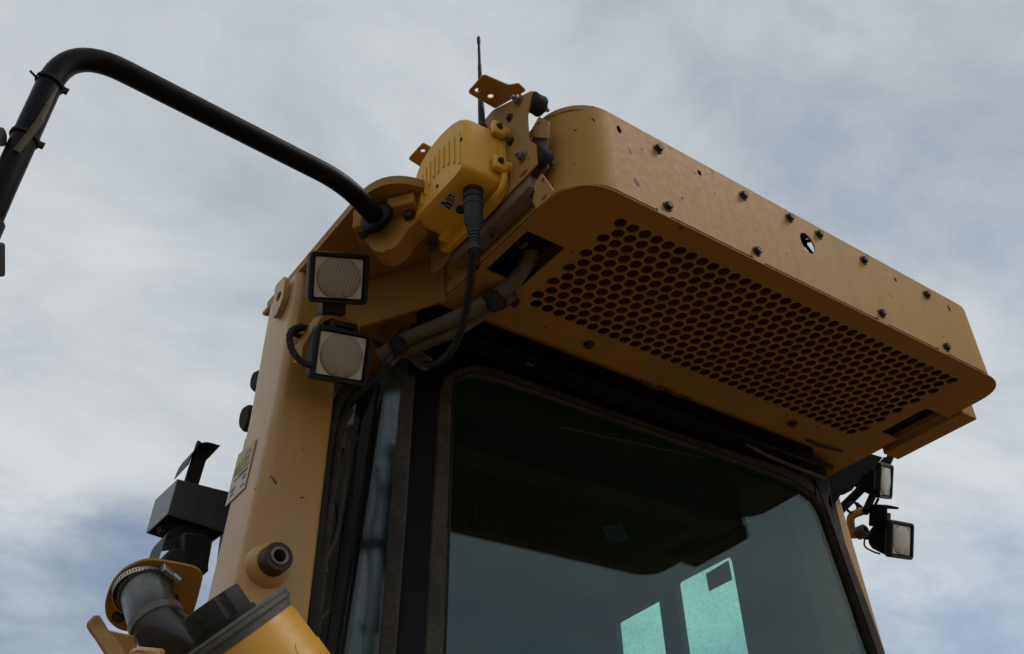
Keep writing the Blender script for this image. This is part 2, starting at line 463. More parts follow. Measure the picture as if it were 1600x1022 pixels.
def down(loop, zb):
    a, b = loop[0], loop[-1]; a2, b2 = loop[1], loop[-2]
    ka = (a[0] - a2[0]) / (a[1] - a2[1]); kb = (b[0] - b2[0]) / (b[1] - b2[1])
    return [(a[0] + (zb - a[1]) * ka, zb)] + loop[1:-1] + [(b[0] + (zb - b[1]) * kb, zb)]
so2 = down([w2(WF(*p)) for p in seal_out], -1.5)
si2 = down([w2(WF(*p)) for p in seal_in], -1.47)
XL, XR = -.093 - .5, 1.50 - .5         # left/right outer corners of the wall at z 0 (plane coords)
wall_out = [(XL - .06 * 1.95, -1.95), (XL + .06 * .125, .125), (w2(WF(1302, 770))[0], .125), (so2[-2][0] + .006, so2[-2][1]), (so2[-1][0] + .006 , so2[-1][1]), (so2[-1][0] + .08, -1.95)]
g = G(); g.plate(wall_out, [so2], PF, EXF, (0, 0, 1), .045)
# EXF x Z points to -y, so the plate grows forwards: shift it back behind the wall plane
g.v = [p + V((0, .045, 0)) for p in g.v]
front = part('front_wall', g, NAVY, cab, bevel=.006)
g = G(); g.plate(so2, [si2], V(PF) + V((0, .028, 0)), EXF, (0, 0, 1), .034)
part('windscreen_seal', g, RUB, cab, bevel=.006)
g = G(); g.plate([(p[0] * 1.0, p[1]) for p in so2], [], V(PF) + V((0, .016, 0)), EXF, (0, 0, 1), .006)
gw = part('windscreen', g, GL_F, cab, smooth=0)
# thin bright edge bead of the seal
ins = [V(PF) + EXF * a + V((0, -.006, b)) for a, b in si2]
g = G(); g.tube(catmull(ins, 3), .0028, 6)
part('seal_bead', g, RUBD, cab)
# wiper-like header strip and header bolts
put(BOLT, 'bolt', cab, WF(1051, 641), (0, -1, 0), 1.3)
g = G(); a, b = WF(1193, 698, -.03), WF(1236, 729, -.03)
g.tube([a, a.lerp(b, .5) + V((0, -.004, -.004)), b], .0025, 8); part('wire', g, CABLE, cab)
# left cab side: seal, glass, frame on a leaning plane
NL = V((1, .26, -.06)).normalized()
PLp = (-.094, .66, 0)
EY = V((-.26, 1, 0)).normalized()
EZL = NL.cross(EY)
def WL(u, v, off=0.0):
    return UP(u, v, V(PLp) - NL * off, NL)
def l2(p):
    d = V(p) - V(PLp)
    return (d.dot(EY), d.dot(EZL))
def strip_l(name, ptsL, ptsR, m, off, th, bev=.003, zb=-1.6):
    """strip on the left side plane between two pixel polylines (rear edge, front edge)"""
    A = [l2(WL(*p)) for p in ptsL]; B = [l2(WL(*p)) for p in ptsR]
    def ext(q):
        a, b = q[-2], q[-1]; k = (b[0] - a[0]) / (b[1] - a[1]); return q + [(b[0] + (zb - b[1]) * k, zb)]
    A, B = ext(A), ext(B)
    gg = G(); gg.plate(A + B[::-1], [], V(PLp) - NL * off, EY, EZL, th)
    return part(name, gg, m, cab, bevel=bev)
# EY x EZL = +x-ish, plates grow into the cab
strip_l('side_seal', [(629.5, 585), (610, 815), (595.6, 1022)], [(648, 588), (634, 815), (618, 1022)], RUB, .004, .006, .002)
strip_l('side_glass', [(590, 560), (560, 790), (523, 1022)], [(646, 580), (620, 815), (601, 1022)], GL_S, -.008, .006, 0)
strip_l('glass_frame', [(567, 660), (540, 822), (511, 1022)], [(592, 600), (559, 815), (526, 1022)], RUBD, .004, .010, .003)
strip_l('door_trim', [(548, 640), (519, 800), (495, 1022)], [(563, 652), (537, 815), (508, 1022)], RUBD, .0, .03, .004)
strip_l('door_frame', [(535, 630), (500, 800), (470, 1022)], [(545, 640), (516, 800), (492, 1022)], RUB, -.02, .03, .006)
# corner post between the two seals: rounded
def postx(z): return -.094 + .06 * z
rings = []
for z in (.10, -.4, -1.0, -1.95):
    x0 = postx(z); r = .03; c = V((x0 + r, .645 + r, z)); pr = []
    for k in range(7):
        a = math.pi + k / 6 * math.pi / 2
        pr.append(c + V((math.cos(a) * r, math.sin(a) * r, 0)))
    pr += [V((x0 + .075, .642, z)), V((x0 + .075, .70, z)), V((x0 + .012, .70, z))]
    rings.append(pr)
g = G(); g.rings(rings); part('corner_post', g, NAVY, cab, smooth=50)
# rear part of the left wall, inside linings, roof lining, floor, right wall with two windows, back wall with window
g = G(); g.plate([(.27, -1.9), (.27, .09), (.46, .09), (.46, -1.9)], [], V(PLp) + NL * .03, EY, EZL, .02)
g.box((-.07, 1.22, -1.9), (-.04, 1.80, .075))
g.rings([[V((-.24, 1.08, z)), V((-.21, 1.08, z)), V((-.04, 1.225, z)), V((-.07, 1.225, z))] for z in (-1.9, .075)])
part('side_wall', g, INT, cab)
g = G(); g.box((-.07, .69, .075), (1.46, 1.8, .10)); part('headliner', g, INT, cab)
g = G(); g.tube([WF(875, 667, .05), WF(990, 692, .05), WF(1105, 716, .05)], .0016, 6); part('visor_edge', g, GREYL, cab)
g = G(); g.box((-.2, .69, -1.95), (1.5, 1.8, -1.9)); part('cab_floor', g, INT, cab)
XRW = 1.45
def WR(u, v): p = U(u, v, x=XRW); return (p.y, p.z)
def winloop(px, zb=-1.2):
    q = [WR(*p) for p in px]; return q[:1] and [(q[0][0], zb)] + q + [(q[-1][0], zb)]
wa = round_poly(winloop([(1053, 908), (1141, 862)]), [0, .012, .045, 0])
wb = round_poly(winloop([(960, 971), (1029, 933)]), [0, .01, .01, 0])
g = G(); g.plate([(.69, -1.9), (.69, .07), (1.8, .07), (1.8, -1.9)], [wa, wb], (XRW, 0, 0), (0, 1, 0), (0, 0, 1), .03)
rw = part('right_wall', g, INT, cab)
for lp in (wa, wb):
    g = G(); g.plate([(lp[i][0], lp[i][1]) for i in range(len(lp))], [], (XRW + .012, 0, 0), (0, 1, 0), (0, 0, 1), .005)
    part('pane', g, GL_R, rw, smooth=0)
st = [WR(*p) for p in [(1104, 897), (1139, 876), (1145, 906), (1109, 924)]]
g = G(); g.plate(st, [], (XRW - .004, 0, 0), (0, 1, 0), (0, 0, 1), .002); part('window_sticker', g, INT, rw)
g = G(); g.box((-.07, 1.8, -1.95), (1.5, 1.83, .1)); part('back_wall', g, INT, cab)
# ROPS roof plate with a rounded front corner and a thin lighter rim
ZR = .13
rp = [U(*p, z=ZR) for p in [(412, 485), (485, 400), (560, 320)]]
xl = -.404
roof = round_poly([(xl, .806), (xl, .243), (-.17, .243), (-.17, .41), (1.255, .41), (1.255, .243), (1.44, .243), (1.44, 1.86), (-.05, 1.86), (-.05, 1.33), (-.27, 1.10), (-.30, .806)], [.01, .13, .0, .02, .02, .0, .13, .05, .02, .02, .02, .01], 10)
g = G(); g.plate(roof, [], (0, 0, ZR), (1, 0, 0), (0, 1, 0), .022)
part('roof_plate', g, Y_BOX, cab, bevel=.003)
g = G()
lip = [p for p in roof]
g.rings([[V((p.x, p.y, ZR + .002)), V((p.x * 1.0, p.y, ZR + .022)), V((p.x + .001, p.y + .001, ZR + .022))] for p in lip[:1]] * 2) if False else None
# rolled edge at the rear end of the roof side
g = G(); g.box((xl - .006, .70, ZR - .012), (xl + .012, .812, ZR + .001)); part('roof_edge_flange', g, Y_CAB, cab, bevel=.006)
# left pillar: hollow section with rounded corners, splayed outwards
def pillar(fl, fr, yf, yb, ztop, zbot, r):
    rings = []
    for z in (ztop, -.2, -.5, -.9, zbot):
        a, b = fl(z), fr(z)
        pr = round_poly([(a, yf), (b, yf), (b, yb), (a, yb)], [r, r * .6, r, r], 6)
        rings.append([V((p.x, p.y, z)) for p in pr])
    return G().rings(rings)
g = pillar(lambda z: -.408 + .10 * min(z + .03, 0) - .0, lambda z: -.292 + (.045 * (z + .05) if z < -.05 else 0), .62, .78, ZR - .003, -2.4, .022)
pil = part('corner_pillar', g, Y_CAB, cab, smooth=50)
zr = [U(1338, 860, y=.70), U(1386, 1022, y=.70)]
kx = (zr[1].x - zr[0].x) / (zr[1].z - zr[0].z)
fr_ = lambda z: zr[0].x + kx * (z - zr[0].z)
g = pillar(lambda z: fr_(z) - .115, fr_, .70, .84, ZR - .003, -2.4, .022)
part('corner_pillar', g, Y_CAB, cab, smooth=50)
# diagonal brace plate from the air housing to the pillar
a, b = V((-.160, .402, .002)), V((-.290, .625, .002))
d = (b - a).normalized(); n_ = V((-d.y, d.x, 0))
g = G(); g.plate([(0, 0), ((b - a).length, 0), ((b - a).length, ZR - .004), (0, ZR - .004)], [], a, d, (0, 0, 1), .008)
part('roof_brace', g, Y_BOX, cab, bevel=.002)
g = G(); g.box((-.166, .396, -.004), (-.156, .41, ZR - .003)); part('brace_edge', g, Y_BOX, cab, bevel=.002)
# front cross beam behind the air housing (dark hollow under the roof)
g = G(); g.box((-.1, .56, .07), (1.25, .62, ZR - .002)); part('cross_beam', g, NAVY, cab, bevel=.004)
# weld lug with a hole on the pillar head
c = U(443, 466, x=-.415)
g = G(); g.plate(round_poly([(-.028, -.045), (.0, -.05), (.026, -.02), (.026, .045), (-.028, .05)], .012), [circ(0, 0, .0125, 16)], c, (0, -1, 0), (0, 0, 1), .012)
part('lifting_lug', g, Y_CAB, cab, bevel=.002)
# pipe stub
c = U(418, 884, y=.619); e = V((0, -1, 0))
g = G(); g.lathe(c, e, [(-.006, .044), (.004, .043), (.014, .036), (.02, .031)], 30)
stub = part('pipe_stub', g, Y_CAB, cab)
g = G(); g.lathe(c, e, [(.018, .0285), (.046, .0285), (.050, .027), (.050, .017), (.02, .0165)], 30, True, True); part('pipe_end', g, RUST, stub)
g = G(); g.lathe(c, e, [(.048, .0175), (.053, .0175), (.054, .016), (.053, .0125), (.02, .012)], 26, False, True); part('pipe_liner', g, STEEL, stub)
# warning sticker on the outer side of the pillar: two printed fields
def pil_side(u, v, off=.0015):
    k = .10
    nrm = V((-1, 0, k)).normalized()
    return UP(u, v, V((-.405 - off, .7, 0)), nrm)
c4 = [pil_side(*p) for p in [(401.5, 685), (373, 710.5), (352, 792), (382.5, 762.5)]]
def bil(s_, t_): return c4[0].lerp(c4[1], s_).lerp(c4[3].lerp(c4[2], s_), t_)
def quadplate(s0, s1, t0, t1, th):
    n = (c4[1] - c4[0]).cross(c4[3] - c4[0]).normalized()
    if n.x > 0: n = -n
    q = [bil(s0, t0), bil(s1, t0), bil(s1, t1), bil(s0, t1)]
    return G().rings([q, [p + n * th for p in q]])
stk = part('warning_sticker', quadplate(0, 1, .0, 1, .0008), STW, cab, smooth=0)
part('yellow_field', quadplate(.03, .97, .02, .48, .0014), STY, stk, smooth=0)
g = G()
for (s0, s1, t0, t1) in [(.55, .60, .20, .42), (.60, .82, .38, .42), (.70, .75, .25, .40), (.2, .42, .12, .16), (.18, .22, .14, .40), (.40, .44, .14, .40), (.22, .4, .26, .29), (.28, .33, .3, .42), (.84, .88, .3, .46), (.1, .9, .455, .47),
                        (.1, .6, .54, .555), (.1, .8, .585, .597), (.12, .3, .66, .73), (.65, .85, .74, .8), (.68, .8, .85, .89), (.1, .3, .86, .885)]:
    q = quadplate(s0, s1, t0, t1, .0019); g.add(q.v, q.f)
part('printed_symbols', g, FADED, stk, smooth=0)
# dark stops on the rear edge of the pillar
for (u, v, rr) in [(403, 594, .026), (387, 652, .031)]:
    p = U(u, v, y=.86)
    g = G(); g.lathe(p + V((.02, 0, 0)), (-1, 0, -.15), [(-.03, rr * .7), (0, rr), (.022, rr), (.030, rr * .8)], 20); part('rubber_stop', g, RUBD, cab)
# rubber edge on the inner side of the pillar and small light grey pieces
def PFX(u, v, y=.64): return U(u, v, y=y)
path = [(538, 612), (522, 640), (512, 700), (503, 780), (496, 850), (489, 930), (484, 1022)]
g = G(); g.tube([PFX(*p) for p in path], .012, 8); part('edge_trim', g, RUBD, cab)
path = [(548, 640), (531, 668), (524, 740), (515, 800), (507, 870), (497, 960), (492, 1022)]
g = G(); g.tube([PFX(*p, y=.70) for p in path], .009, 8); part('edge_trim', g, RUB, cab)
for q, nm in (([(533, 662), (545, 645), (556, 630), (552, 664)], 'grey_piece'), ([(586, 528), (597, 511), (610, 503), (607, 527)], 'grey_piece')):
    P = [U(*p, y=.70) for p in q]; n = V((.2, .95, .1)).normalized()
    g = G(); g.rings([P, [p + n * .004 for p in P]]); part(nm, g, GREYL, cab, smooth=0)
rs = random.Random(3)
wires = [[(521, 660), (530, 720), (520, 790), (508, 850), (488, 885)], [(548, 690), (538, 760), (528, 830), (512, 870), (500, 890), (497, 912)], [(512, 890), (503, 905), (501, 922), (507, 935)],
         [(515, 952), (500, 962), (490, 980), (487, 1000)], [(513, 956), (502, 967), (493, 985), (491, 1010)], [(556, 700), (545, 800), (530, 900), (518, 960)], [(520, 700), (513, 800), (505, 900), (498, 1000)],
         [(536, 700), (522, 760), (525, 820), (505, 880), (496, 960)], [(528, 650), (541, 672), (552, 668), (560, 690)], [(500, 800), (507, 840), (500, 870), (509, 905)]]
for i, wp in enumerate(wires):
    g = G(); g.tube(catmull([U(*p, y=.73 + .02 * (i % 4)) for p in wp], 6), (.0035, .0045, .003, .0028, .0028, .005, .006, .004, .004, .003)[i], 8)
    part('wire', g, (CABLE, COND, STEEL, COND, COND, RUBD, RUBD, CABLE, RUB, RUST)[i], cab)
q = [U(*p, y=.67) for p in [(1240, 684), (1330, 700), (1380, 714), (1366, 734), (1350, 742), (1332, 766), (1318, 768), (1302, 792), (1292, 780)]]
g = G(); g.rings([q, [p + V((0, .04, 0)) for p in q]]); part('corner_gusset', g, MATTE, cab, bevel=.003)
for off, rr_, m_, pts in ((.0, .008, RUBD, [(800, 548), (900, 580), (1020, 622), (1130, 660), (1240, 702), (1300, 730)]), (.0, .005, COND, [(820, 566), (930, 596), (1010, 634), (1120, 668), (1200, 712), (1290, 748)]), (.0, .0035, CABLE, [(1120, 664), (1180, 690), (1214, 716), (1236, 732)])):
    g = G(); g.tube(catmull([U(*p, y=.585) for p in pts], 8), rr_, 8); part('header_hose', g, m_, cab)
for u, v in ((905, 583), (1032, 628), (1150, 668), (1252, 708)):
    g = G(); g.obox(U(u, v, y=.583), (1, 0, 0), (0, 1, 0), (0, 0, 1), .018, .022, .03); part('hose_clip', g, RUST, cab, bevel=.003)
g = G(); g.obox(WF(960, 834, .16), (.93, .1, .35), (-.1, 1, 0), (-.35, 0, .93), .085, .01, .05); part('interior_mirror', g, INT, cab, bevel=.003)
# machine body below, out of the frame
g = G(); g.box((-.75, .72, -2.5), (1.85, 3.2, -1.96)); part('deck', g, Y_CAB, cab, bevel=.02)
g = G(); g.box((-.5, .9, -4.6), (1.6, 3.0, -2.51)); part('chassis', g, Y_CAB, cab, bevel=.02)

# ------------------------------------------------------------------ air conditioning housing
ac = thing('air_housing', (.54, .17, 0), 'long yellow air housing with perforated underside above the windscreen', 'air conditioner')
AX0, AX1, AY0, AY1, AR = -.157, 1.236, -.060, .402, .10
def ztop(x): return .236 - .0125 * max(0, min(1.16, x))
PIT = .032
# fascia: flat front with holes + rounded ends as one sheet
bolts_px = [(1028, 233), (1043, 323), (1161, 306), (1182, 393), (1233, 341), (1279, 367), (1349, 407), (1377, 490), (1447, 461), (1478, 543)]
slots_px = [(967, 202, .006, .011), (1093, 270, .006, .008), (1399, 437, .005, .007), (1483, 482, .005, .010)]
hole_c = U(1262, 380, y=AY0)
fx0, fx1 = AX0 + AR, AX1 - AR
outl = [(fx0, .0135), (fx1, .0135), (fx1, ztop(fx1)), (fx0, ztop(fx0))]
hl = [circ(hole_c.x, hole_c.z, .024, 30, .030)]
for u, v, a, b in slots_px:
    p = U(u, v, y=AY0); hl.append(circ(p.x, p.z, a, 14, b))
g = G(); g.plate(outl, hl, (0, AY0 + .003, 0), (1, 0, 0), (0, 0, 1), .003)
def arcwall(cx_, x_end, a0, a1, zt):
    ring = []
    K = 14
    for k in range(K + 1):
        a = a0 + (a1 - a0) * k / K; ring.append((cx_ + AR * math.cos(a), AY0 + AR + AR * math.sin(a), cx_ + (AR - .003) * math.cos(a), AY0 + AR + (AR - .003) * math.sin(a)))
    ring.append((x_end, AY1 - .002, x_end + (.003 if x_end < .5 else -.003), AY1 - .002))
    for q0, q1 in zip(ring[:-1], ring[1:]):
        g.add([(q0[0], q0[1], .0135), (q1[0], q1[1], .0135), (q1[0], q1[1], zt), (q0[0], q0[1], zt), (q0[2], q0[3], .0135), (q1[2], q1[3], .0135), (q1[2], q1[3], zt), (q0[2], q0[3], zt)],
              [(0, 1, 2, 3), (7, 6, 5, 4), (0, 4, 5, 1), (3, 2, 6, 7)])
arcwall(fx0, AX0, -math.pi / 2, -math.pi, ztop(fx0))
arcwall(fx1, AX1, -math.pi / 2, 0, ztop(fx1))
def weld(o, d=1e-5):
    bm = bmesh.new(); bm.from_mesh(o.data); bmesh.ops.remove_doubles(bm, verts=bm.verts[:], dist=d); bmesh.ops.recalc_face_normals(bm, faces=bm.faces[:]); bm.to_mesh(o.data); bm.free()
    o.data.set_sharp_from_angle(angle=math.radians(40))
fas = part('fascia', g, Y_FAS, ac); weld(fas)
for u, v in bolts_px:
    put(BOLT, 'bolt', fas, U(u, v, y=AY0), (0, -1, 0), 1.0)
# top lid, open over the fan so daylight falls through
g = G(); lid = round_poly([(AX0, AY0), (AX1, AY0), (AX1, AY1), (AX0, AY1)], [AR, AR, .002, .002], 10)
g.plate([(p.x * .998 + .001, p.y + .004 * (1 if p.y < 0 else 0)) for p in lid], [circ(hole_c.x + .09, .035, .07, 30, .062)], (0, 0, .2215), (1, 0, 0), (0, 1, 0), .003); part('lid', g, Y_BOX, ac)
g = G(); g.box((AX0 + .012, AY0 + .11, .0045), (AX0 + .020, AY1 - .01, .03)); g.box((AX0 + .10, AY0 + .010, .0045), (AX1 - .10, AY0 + .016, .03)); part('inner_flange', g, NAVY, ac)
g = G(); g.box((AX0 + .004, AY1 - .006, .008), (AX1 - .004, AY1 - .001, .22)); part('rear_panel', g, Y_BOX, ac)
# fan wheel behind the round hole
fc = V((hole_c.x + .022, -.034, hole_c.z + .034))
g = G(); K = 28
g.rings([[fc + V(((r_) * math.cos(2 * math.pi * k / K), yy, (r_) * math.sin(2 * math.pi * k / K))) for r_, yy in ((.045, -.004), (.051, -.004), (.051, .004), (.045, .004))] for k in range(K)], True)
g.lathe(fc + V((0, .01, 0)), (0, -1, 0), [(0, .014), (.012, .014), (.016, .010), (.016, .006), (.012, .005)], 20)
for k in range(5):
    a = 2 * math.pi * k / 5 + .5; dr = V((math.cos(a), 0, math.sin(a)))
    g.obox(fc + dr * .029, dr, (0, 1, 0), dr.cross(V((0, 1, 0))), .036, .005, .007)
part('fan_wheel', g, BLK, ac)
# underside pan with the hole grid, two slots
hexh = PIT * math.sqrt(3) / 2
holes = []
for r_ in range(12):
    off = .5 if r_ % 2 else 0
    for c_ in range(35 - (r_ % 2)):
        holes.append(circ((c_ + off) * PIT, r_ * hexh, PIT * .437, 14))
slotL = round_poly([(-.144, .120), (-.047, .120), (-.047, .268), (-.144, .268)], .004, 3)
UX0, UX1, UY0, UY1 = AX0 - .0005, AX1 - .002, AY0 - .001, .408
# the right slot is open to the side edge
pan = round_poly([(UX0, UY1), (UX0, UY0), (UX1, UY0), (UX1, .118), (1.142, .118), (1.142, .264), (1.212, .264), (1.212, UY1)], [.004, AR, AR, .003, .012, .004, .003, .003], 10)
pan = [(p.x, p.y) for p in pan][::-1]
g = G(); g.plate(pan, holes + [slotL], (0, 0, 0), (1, 0, 0), (0, 1, 0), .004)
pn = part('underside_pan', g, Y_BOX, ac, smooth=30)
for u, v in ((920, 537), (1238, 661)):
    put(BOLT, 'bolt', pn, U(u, v, z=0), (0, 0, -1), 1.05)
# bead along the pan edge, small tabs
g = G(); lp = round_poly([(UX0 - .001, UY1), (UX0 - .001, UY0 - .001), (UX1 + .001, UY0 - .001), (UX1 + .001, .118)], [0, AR, AR, 0], 12)
g.tube([V((p.x, p.y, .0025)) for p in lp], .0022, 8); part('pan_lip', g, Y_BOX, pn)
for u, v in ((1040, 347), (1188, 418), (1383, 513), (1478, 563)):
    p = U(u, v, y=AY0 - .003)
    g = G(); g.box((p.x - .018, AY0 - .004, .001), (p.x + .018, AY0 - .0005, .016)); part('tab', g, Y_BOX, pn, bevel=.001)
# bent rear lip of the pan
for (u0, v0, u1, v1) in ((1000, 596, 1080, 622), (1262, 688, 1318, 706)):
    a, b = U(u0, v0, z=-.004), U(u1, v1, z=-.004)
    g = G(); K = 7
    pts = [a.lerp(b, k / K) + V((0, rs.uniform(-.003, .006), rs.uniform(-.005, .003))) for k in range(K + 1)]
    g.tube(pts, .0045, 6); part('bent_lip', g, RUST, pn)
# coil above the holes
g = G(); g.box((-.035, -.03, .052), (1.12, .385, .065)); part('coil', g, COIL, ac)
g = G()
for i in range(120):
    x = -.04 + i * 1.16 / 120
    g.box((x, -.03, .046), (x + .002, .385, .052))
part('coil_fins', g, COIL, ac, smooth=0)
p = U(1449.5, 578.5, z=.005); g = G(); g.add([p + V((-.012, -.01, 0)), p + V((.012, -.012, .004)), p + V((.013, .011, .001)), p + V((-.011, .01, .003))], [(0, 1, 2, 3)]); g.add([q + V((0, 0, .003)) for q in g.v[:4]], [(3, 2, 1, 0)]); part('green_scrap', g, GREEN, ac)
# side channel at the right end
g = G(); g.box((1.2485, .081, .0), (1.312, .338, .05)); part('side_channel', g, Y_BOX, ac, bevel=.002)
g = G(); g.box((1.135, .115, .03), (1.230, .39, .06)); part('slot_shade', g, NAVY, ac)  # black block behind the right slot, standing in for the shade inside
g = G(); g.box((-.150, .10, .045), (-.043, .29, .05)); part('slot_shade', g, NAVY, ac)  # left slot likewise: its inner shade built as a black sheet
# rail and small brackets on the left end
g = G(); g.box((-.199, .035, .026), (-.161, .315, .058)); rail = part('mounting_rail', g, RAIL, ac, bevel=.003)
for u, v in ((834, 303), (771, 364), (747, 414)):
    put(BOLT, 'bolt', rail, U(u, v, x=-.199), (-1, 0, 0), .95)
def yz(u, v, x): p = U(u, v, x=x); return (p.y, p.z)
def yzplate(px, holes_px, x, th, r=.003):
    pts = [yz(u, v, x) for u, v in px]; hs = []
    for u, v, a, b in holes_px:
        q = yz(u, v, x); hs.append(circ(q[0], q[1], a, 12, b))
    return G().plate(round_poly(pts, r, 3), hs, (x, 0, 0), (0, 1, 0), (0, 0, 1), th)
g = yzplate([(824, 213), (842, 182), (857, 190), (857, 216)], [(841, 194, .006, .005)], -.185, .003); part('bracket', g, BR, ac, bevel=.001)
g = yzplate([(836, 285), (846, 271), (864, 297), (862, 306), (838, 326), (832, 316)], [(848, 282, .006, .005), (850, 309, .009, .004)], -.2035, .004); part('bracket', g, BR, ac, bevel=.001)
g = yzplate([(826, 228), (838, 205), (856, 214), (853, 240), (856, 262), (832, 285)], [(838, 214, .006, .005)], -.176, .004); part('bracket', g, RAIL, ac, bevel=.001)

# ------------------------------------------------------------------ radio receiver on its bracket
rc = thing('radio_receiver', (-.2, .2, .05), 'bright yellow ribbed receiver box bolted to bracket at left end of air housing', 'receiver')
XP = -.204
pl = [(832, 141), (823, 180), (825, 218), (837, 226), (838, 257), (818, 279), (762, 335), (706, 392), (692, 414), (674, 428), (671, 380), (696, 340), (735, 265), (742, 205), (770, 172)]
g = yzplate(pl, [(818, 271, .014, .004), (694, 399, .012, .004)], XP, .004, .006)
bp = part('bracket_plate', g, BR, rc, bevel=.001)
zf = U(775, 168, x=XP).z
fl = [U(*p, z=zf) for p in [(730.6, 145), (755.6, 117), (795, 134), (811, 131), (822, 142), (774, 170)]]
hs = [circ(U(u, v, z=zf).x, U(u, v, z=zf).y, .0065, 12) for u, v in ((746.5, 141.5), (766.5, 151))]
g = G(); g.plate(round_poly([(p.x, p.y) for p in fl], [.008, .008, .006, .006, .004, .004], 4), hs, (0, 0, zf), (1, 0, 0), (0, 1, 0), .004)
part('bracket_flange', g, BR, rc, bevel=.001)
zt2 = .262
fl = [U(*p, z=zt2) for p in [(638, 249), (661, 224), (690, 240), (668, 268)]]
h1 = U(661, 236.5, z=zt2)
g = G(); g.plate(round_poly([(p.x, p.y) for p in fl], [.006, .006, 0, 0], 4), [circ(h1.x, h1.y, .0055, 12)], (0, 0, zt2), (1, 0, 0), (0, 1, 0), .004)
part('bracket_flange', g, BR, rc, bevel=.001)
for u, v in ((811, 157), (817, 245), (678, 387)):
    put(NUT, 'nut', bp, U(u, v, x=XP), (-1, 0, 0), 1.0)
for u, v in ((797, 184), (799, 221)):
    put(BOLT, 'bolt', bp, U(u, v, x=XP), (-1, 0, 0), .8)
# rubber mounts towards the air housing
for u, v in ((838, 163), (846, 247)):
    p = U(u, v, x=-.182)
    g = G(); g.lathe(V((-.199, p.y, p.z)), (1, 0, 0), [(0, .021), (.004, .023), (.016, .0215), (.028, .023), (.032, .021)], 24); mt = part('rubber_mount', g, RUBD, rc)
    put(NUT, 'nut', mt, V((-.168, p.y, p.z)), (1, 0, 0), .9)
# housing: arched box, extruded from the bracket outwards
XV = -.306
prof = [(.100, .078), (.096, .216), (.135, .236), (.19, .245), (.235, .240), (.275, .222), (.296, .192), (.300, .076), (.28, .072), (.12, .072)]
def grow(pr, s_, cx_=.19, cz_=.155): return [((p[0] - cx_) * s_ + cx_, (p[1] - cz_) * s_ + cz_) for p in pr]
g = G()
pr_o = round_poly(prof, [.012, .014, .03, .03, .03, .02, .02, .014, .01, .01], 4)
rings = []
for x, s_ in ((XP - .001, 1.015), (-.222, 1.01), (-.285, 1.0), (-.295, .985), (-.300, .965), (XV, .93)):
    rings.append([V((x, p[0], p[1])) for p in grow(pr_o, s_)])
g.rings(rings); hou = part('receiver_housing', g, Y_NEW, rc, smooth=50)
# base flange and lower lip
g = G(); g.plate(round_poly(grow([(.094, .060), (.094, .20), (.12, .236), (.29, .225), (.33, .09), (.325, .05), (.27, .045), (.13, .045)], 1.0), .02, 4), [], (XP - .014, 0, 0), (0, 1, 0), (0, 0, 1), .0135); part('base_flange', g, Y_NEW, rc, bevel=.004)
g = G(); g.tube(catmull([V((-.215, .092, .10)), V((-.217, .094, .075)), V((-.217, .115, .058)), V((-.217, .2, .058))], 6), .0075, 10); part('corner_rib', g, Y_NEW, rc)
g = G(); g.obox((-.225, .285, .074), (1, 0, 0), (0, .9, -.43), (0, .43, .9), .03, .040, .018); part('rear_lug', g, Y_NEW, rc, bevel=.006)
for u, v in ((782, 203), (784, 257)):
    p = U(u, v, y=.086)
    g = G(); g.obox((p.x - .004, .088, p.z), (1, 0, 0), (0, 1, 0), (0, 0, 1), .032, .014, .036); bo = part('lug', g, Y_NEW, rc, bevel=.004, seg=2)
    g = G(); g.lathe(V((-.208, .090, p.z + .002)), (-1, 0, 0), [(-.004, .0125), (.006, .0120), (.008, .009)], 18); part('lug_boss', g, Y_NEW, bo)
    put(BOLT, 'bolt', bo, V((p.x - .006, .0808, p.z + .003)), (0, -1, 0), .62)
# ribs of the outer face
tops = [(375, 205), (335, 235), (292, 270), (255, 310), (215, 343), (187, 380), (158, 420), (130, 462), (108, 510)]
bots = [(352, 462), (312, 458), (274, 466), (239, 483), (204, 518), (169, 557), (136, 614), (104, 684), (72, 760)]
for a, b in zip(tops, bots):
    p, q = U(640 + a[0] / 4.645, 160 + a[1] / 4.645, x=XV), U(640 + b[0] / 4.645, 160 + b[1] / 4.645, x=XV)
    y = (p.y + q.y) / 2
    y = min(y, .282)
    zt_, zb_ = min(p.z, .228 - max(0, y - .2) * .30), max(q.z, .092)
    g = G(); g.box((XV - .0028, y - .0032, zb_), (XV + .003, y + .0032, zt_)); part('rib', g, Y_NEW, hou, bevel=.0015)
for u, v in ((721, 218), (683.5, 291)):
    p = U(u, v, x=XV); g = G(); g.lathe(p, (-1, 0, 0), [(-.002, .0045), (.0015, .0045), (.0015, .0025), (-.001, .002)], 14); part('screw', g, RUST, hou)
# rating label on the bottom face
def bot(u, v, z=.0712): return U(u, v, z=z)
lab = [bot(685, 313), bot(705, 297), bot(719, 305), bot(700, 330)]
lab = [bot(684, 318), bot(702, 299.5), bot(720, 306), bot(702, 330)]
g = G(); g.rings([lab, [p - V((0, 0, .0012)) for p in lab]]); lb = part('rating_label', g, STW, rc, smooth=0)
def bl(s_, t_, z): q = lab[0].lerp(lab[1], s_).lerp(lab[3].lerp(lab[2], s_), t_); return q - V((0, 0, z))
g = G()
for s0, s1, t0, t1 in [(.15, .3, .1, .5), (.1, .22, .58, .9), (.28, .42, .35, .95), (.50, .54, .1, .9), (.58, .61, .2, .8), (.66, .69, .1, .85), (.78, .9, .12, .4), (.78, .9, .5, .62)]:
    q = [bl(s0, t0, .0012), bl(s1, t0, .0012), bl(s1, t1, .0012), bl(s0, t1, .0012)]
    k = G().rings([q, [p - V((0, 0, .0008)) for p in q]]); g.add(k.v, k.f)
part('printed_lines', g, INK, lb, smooth=0)
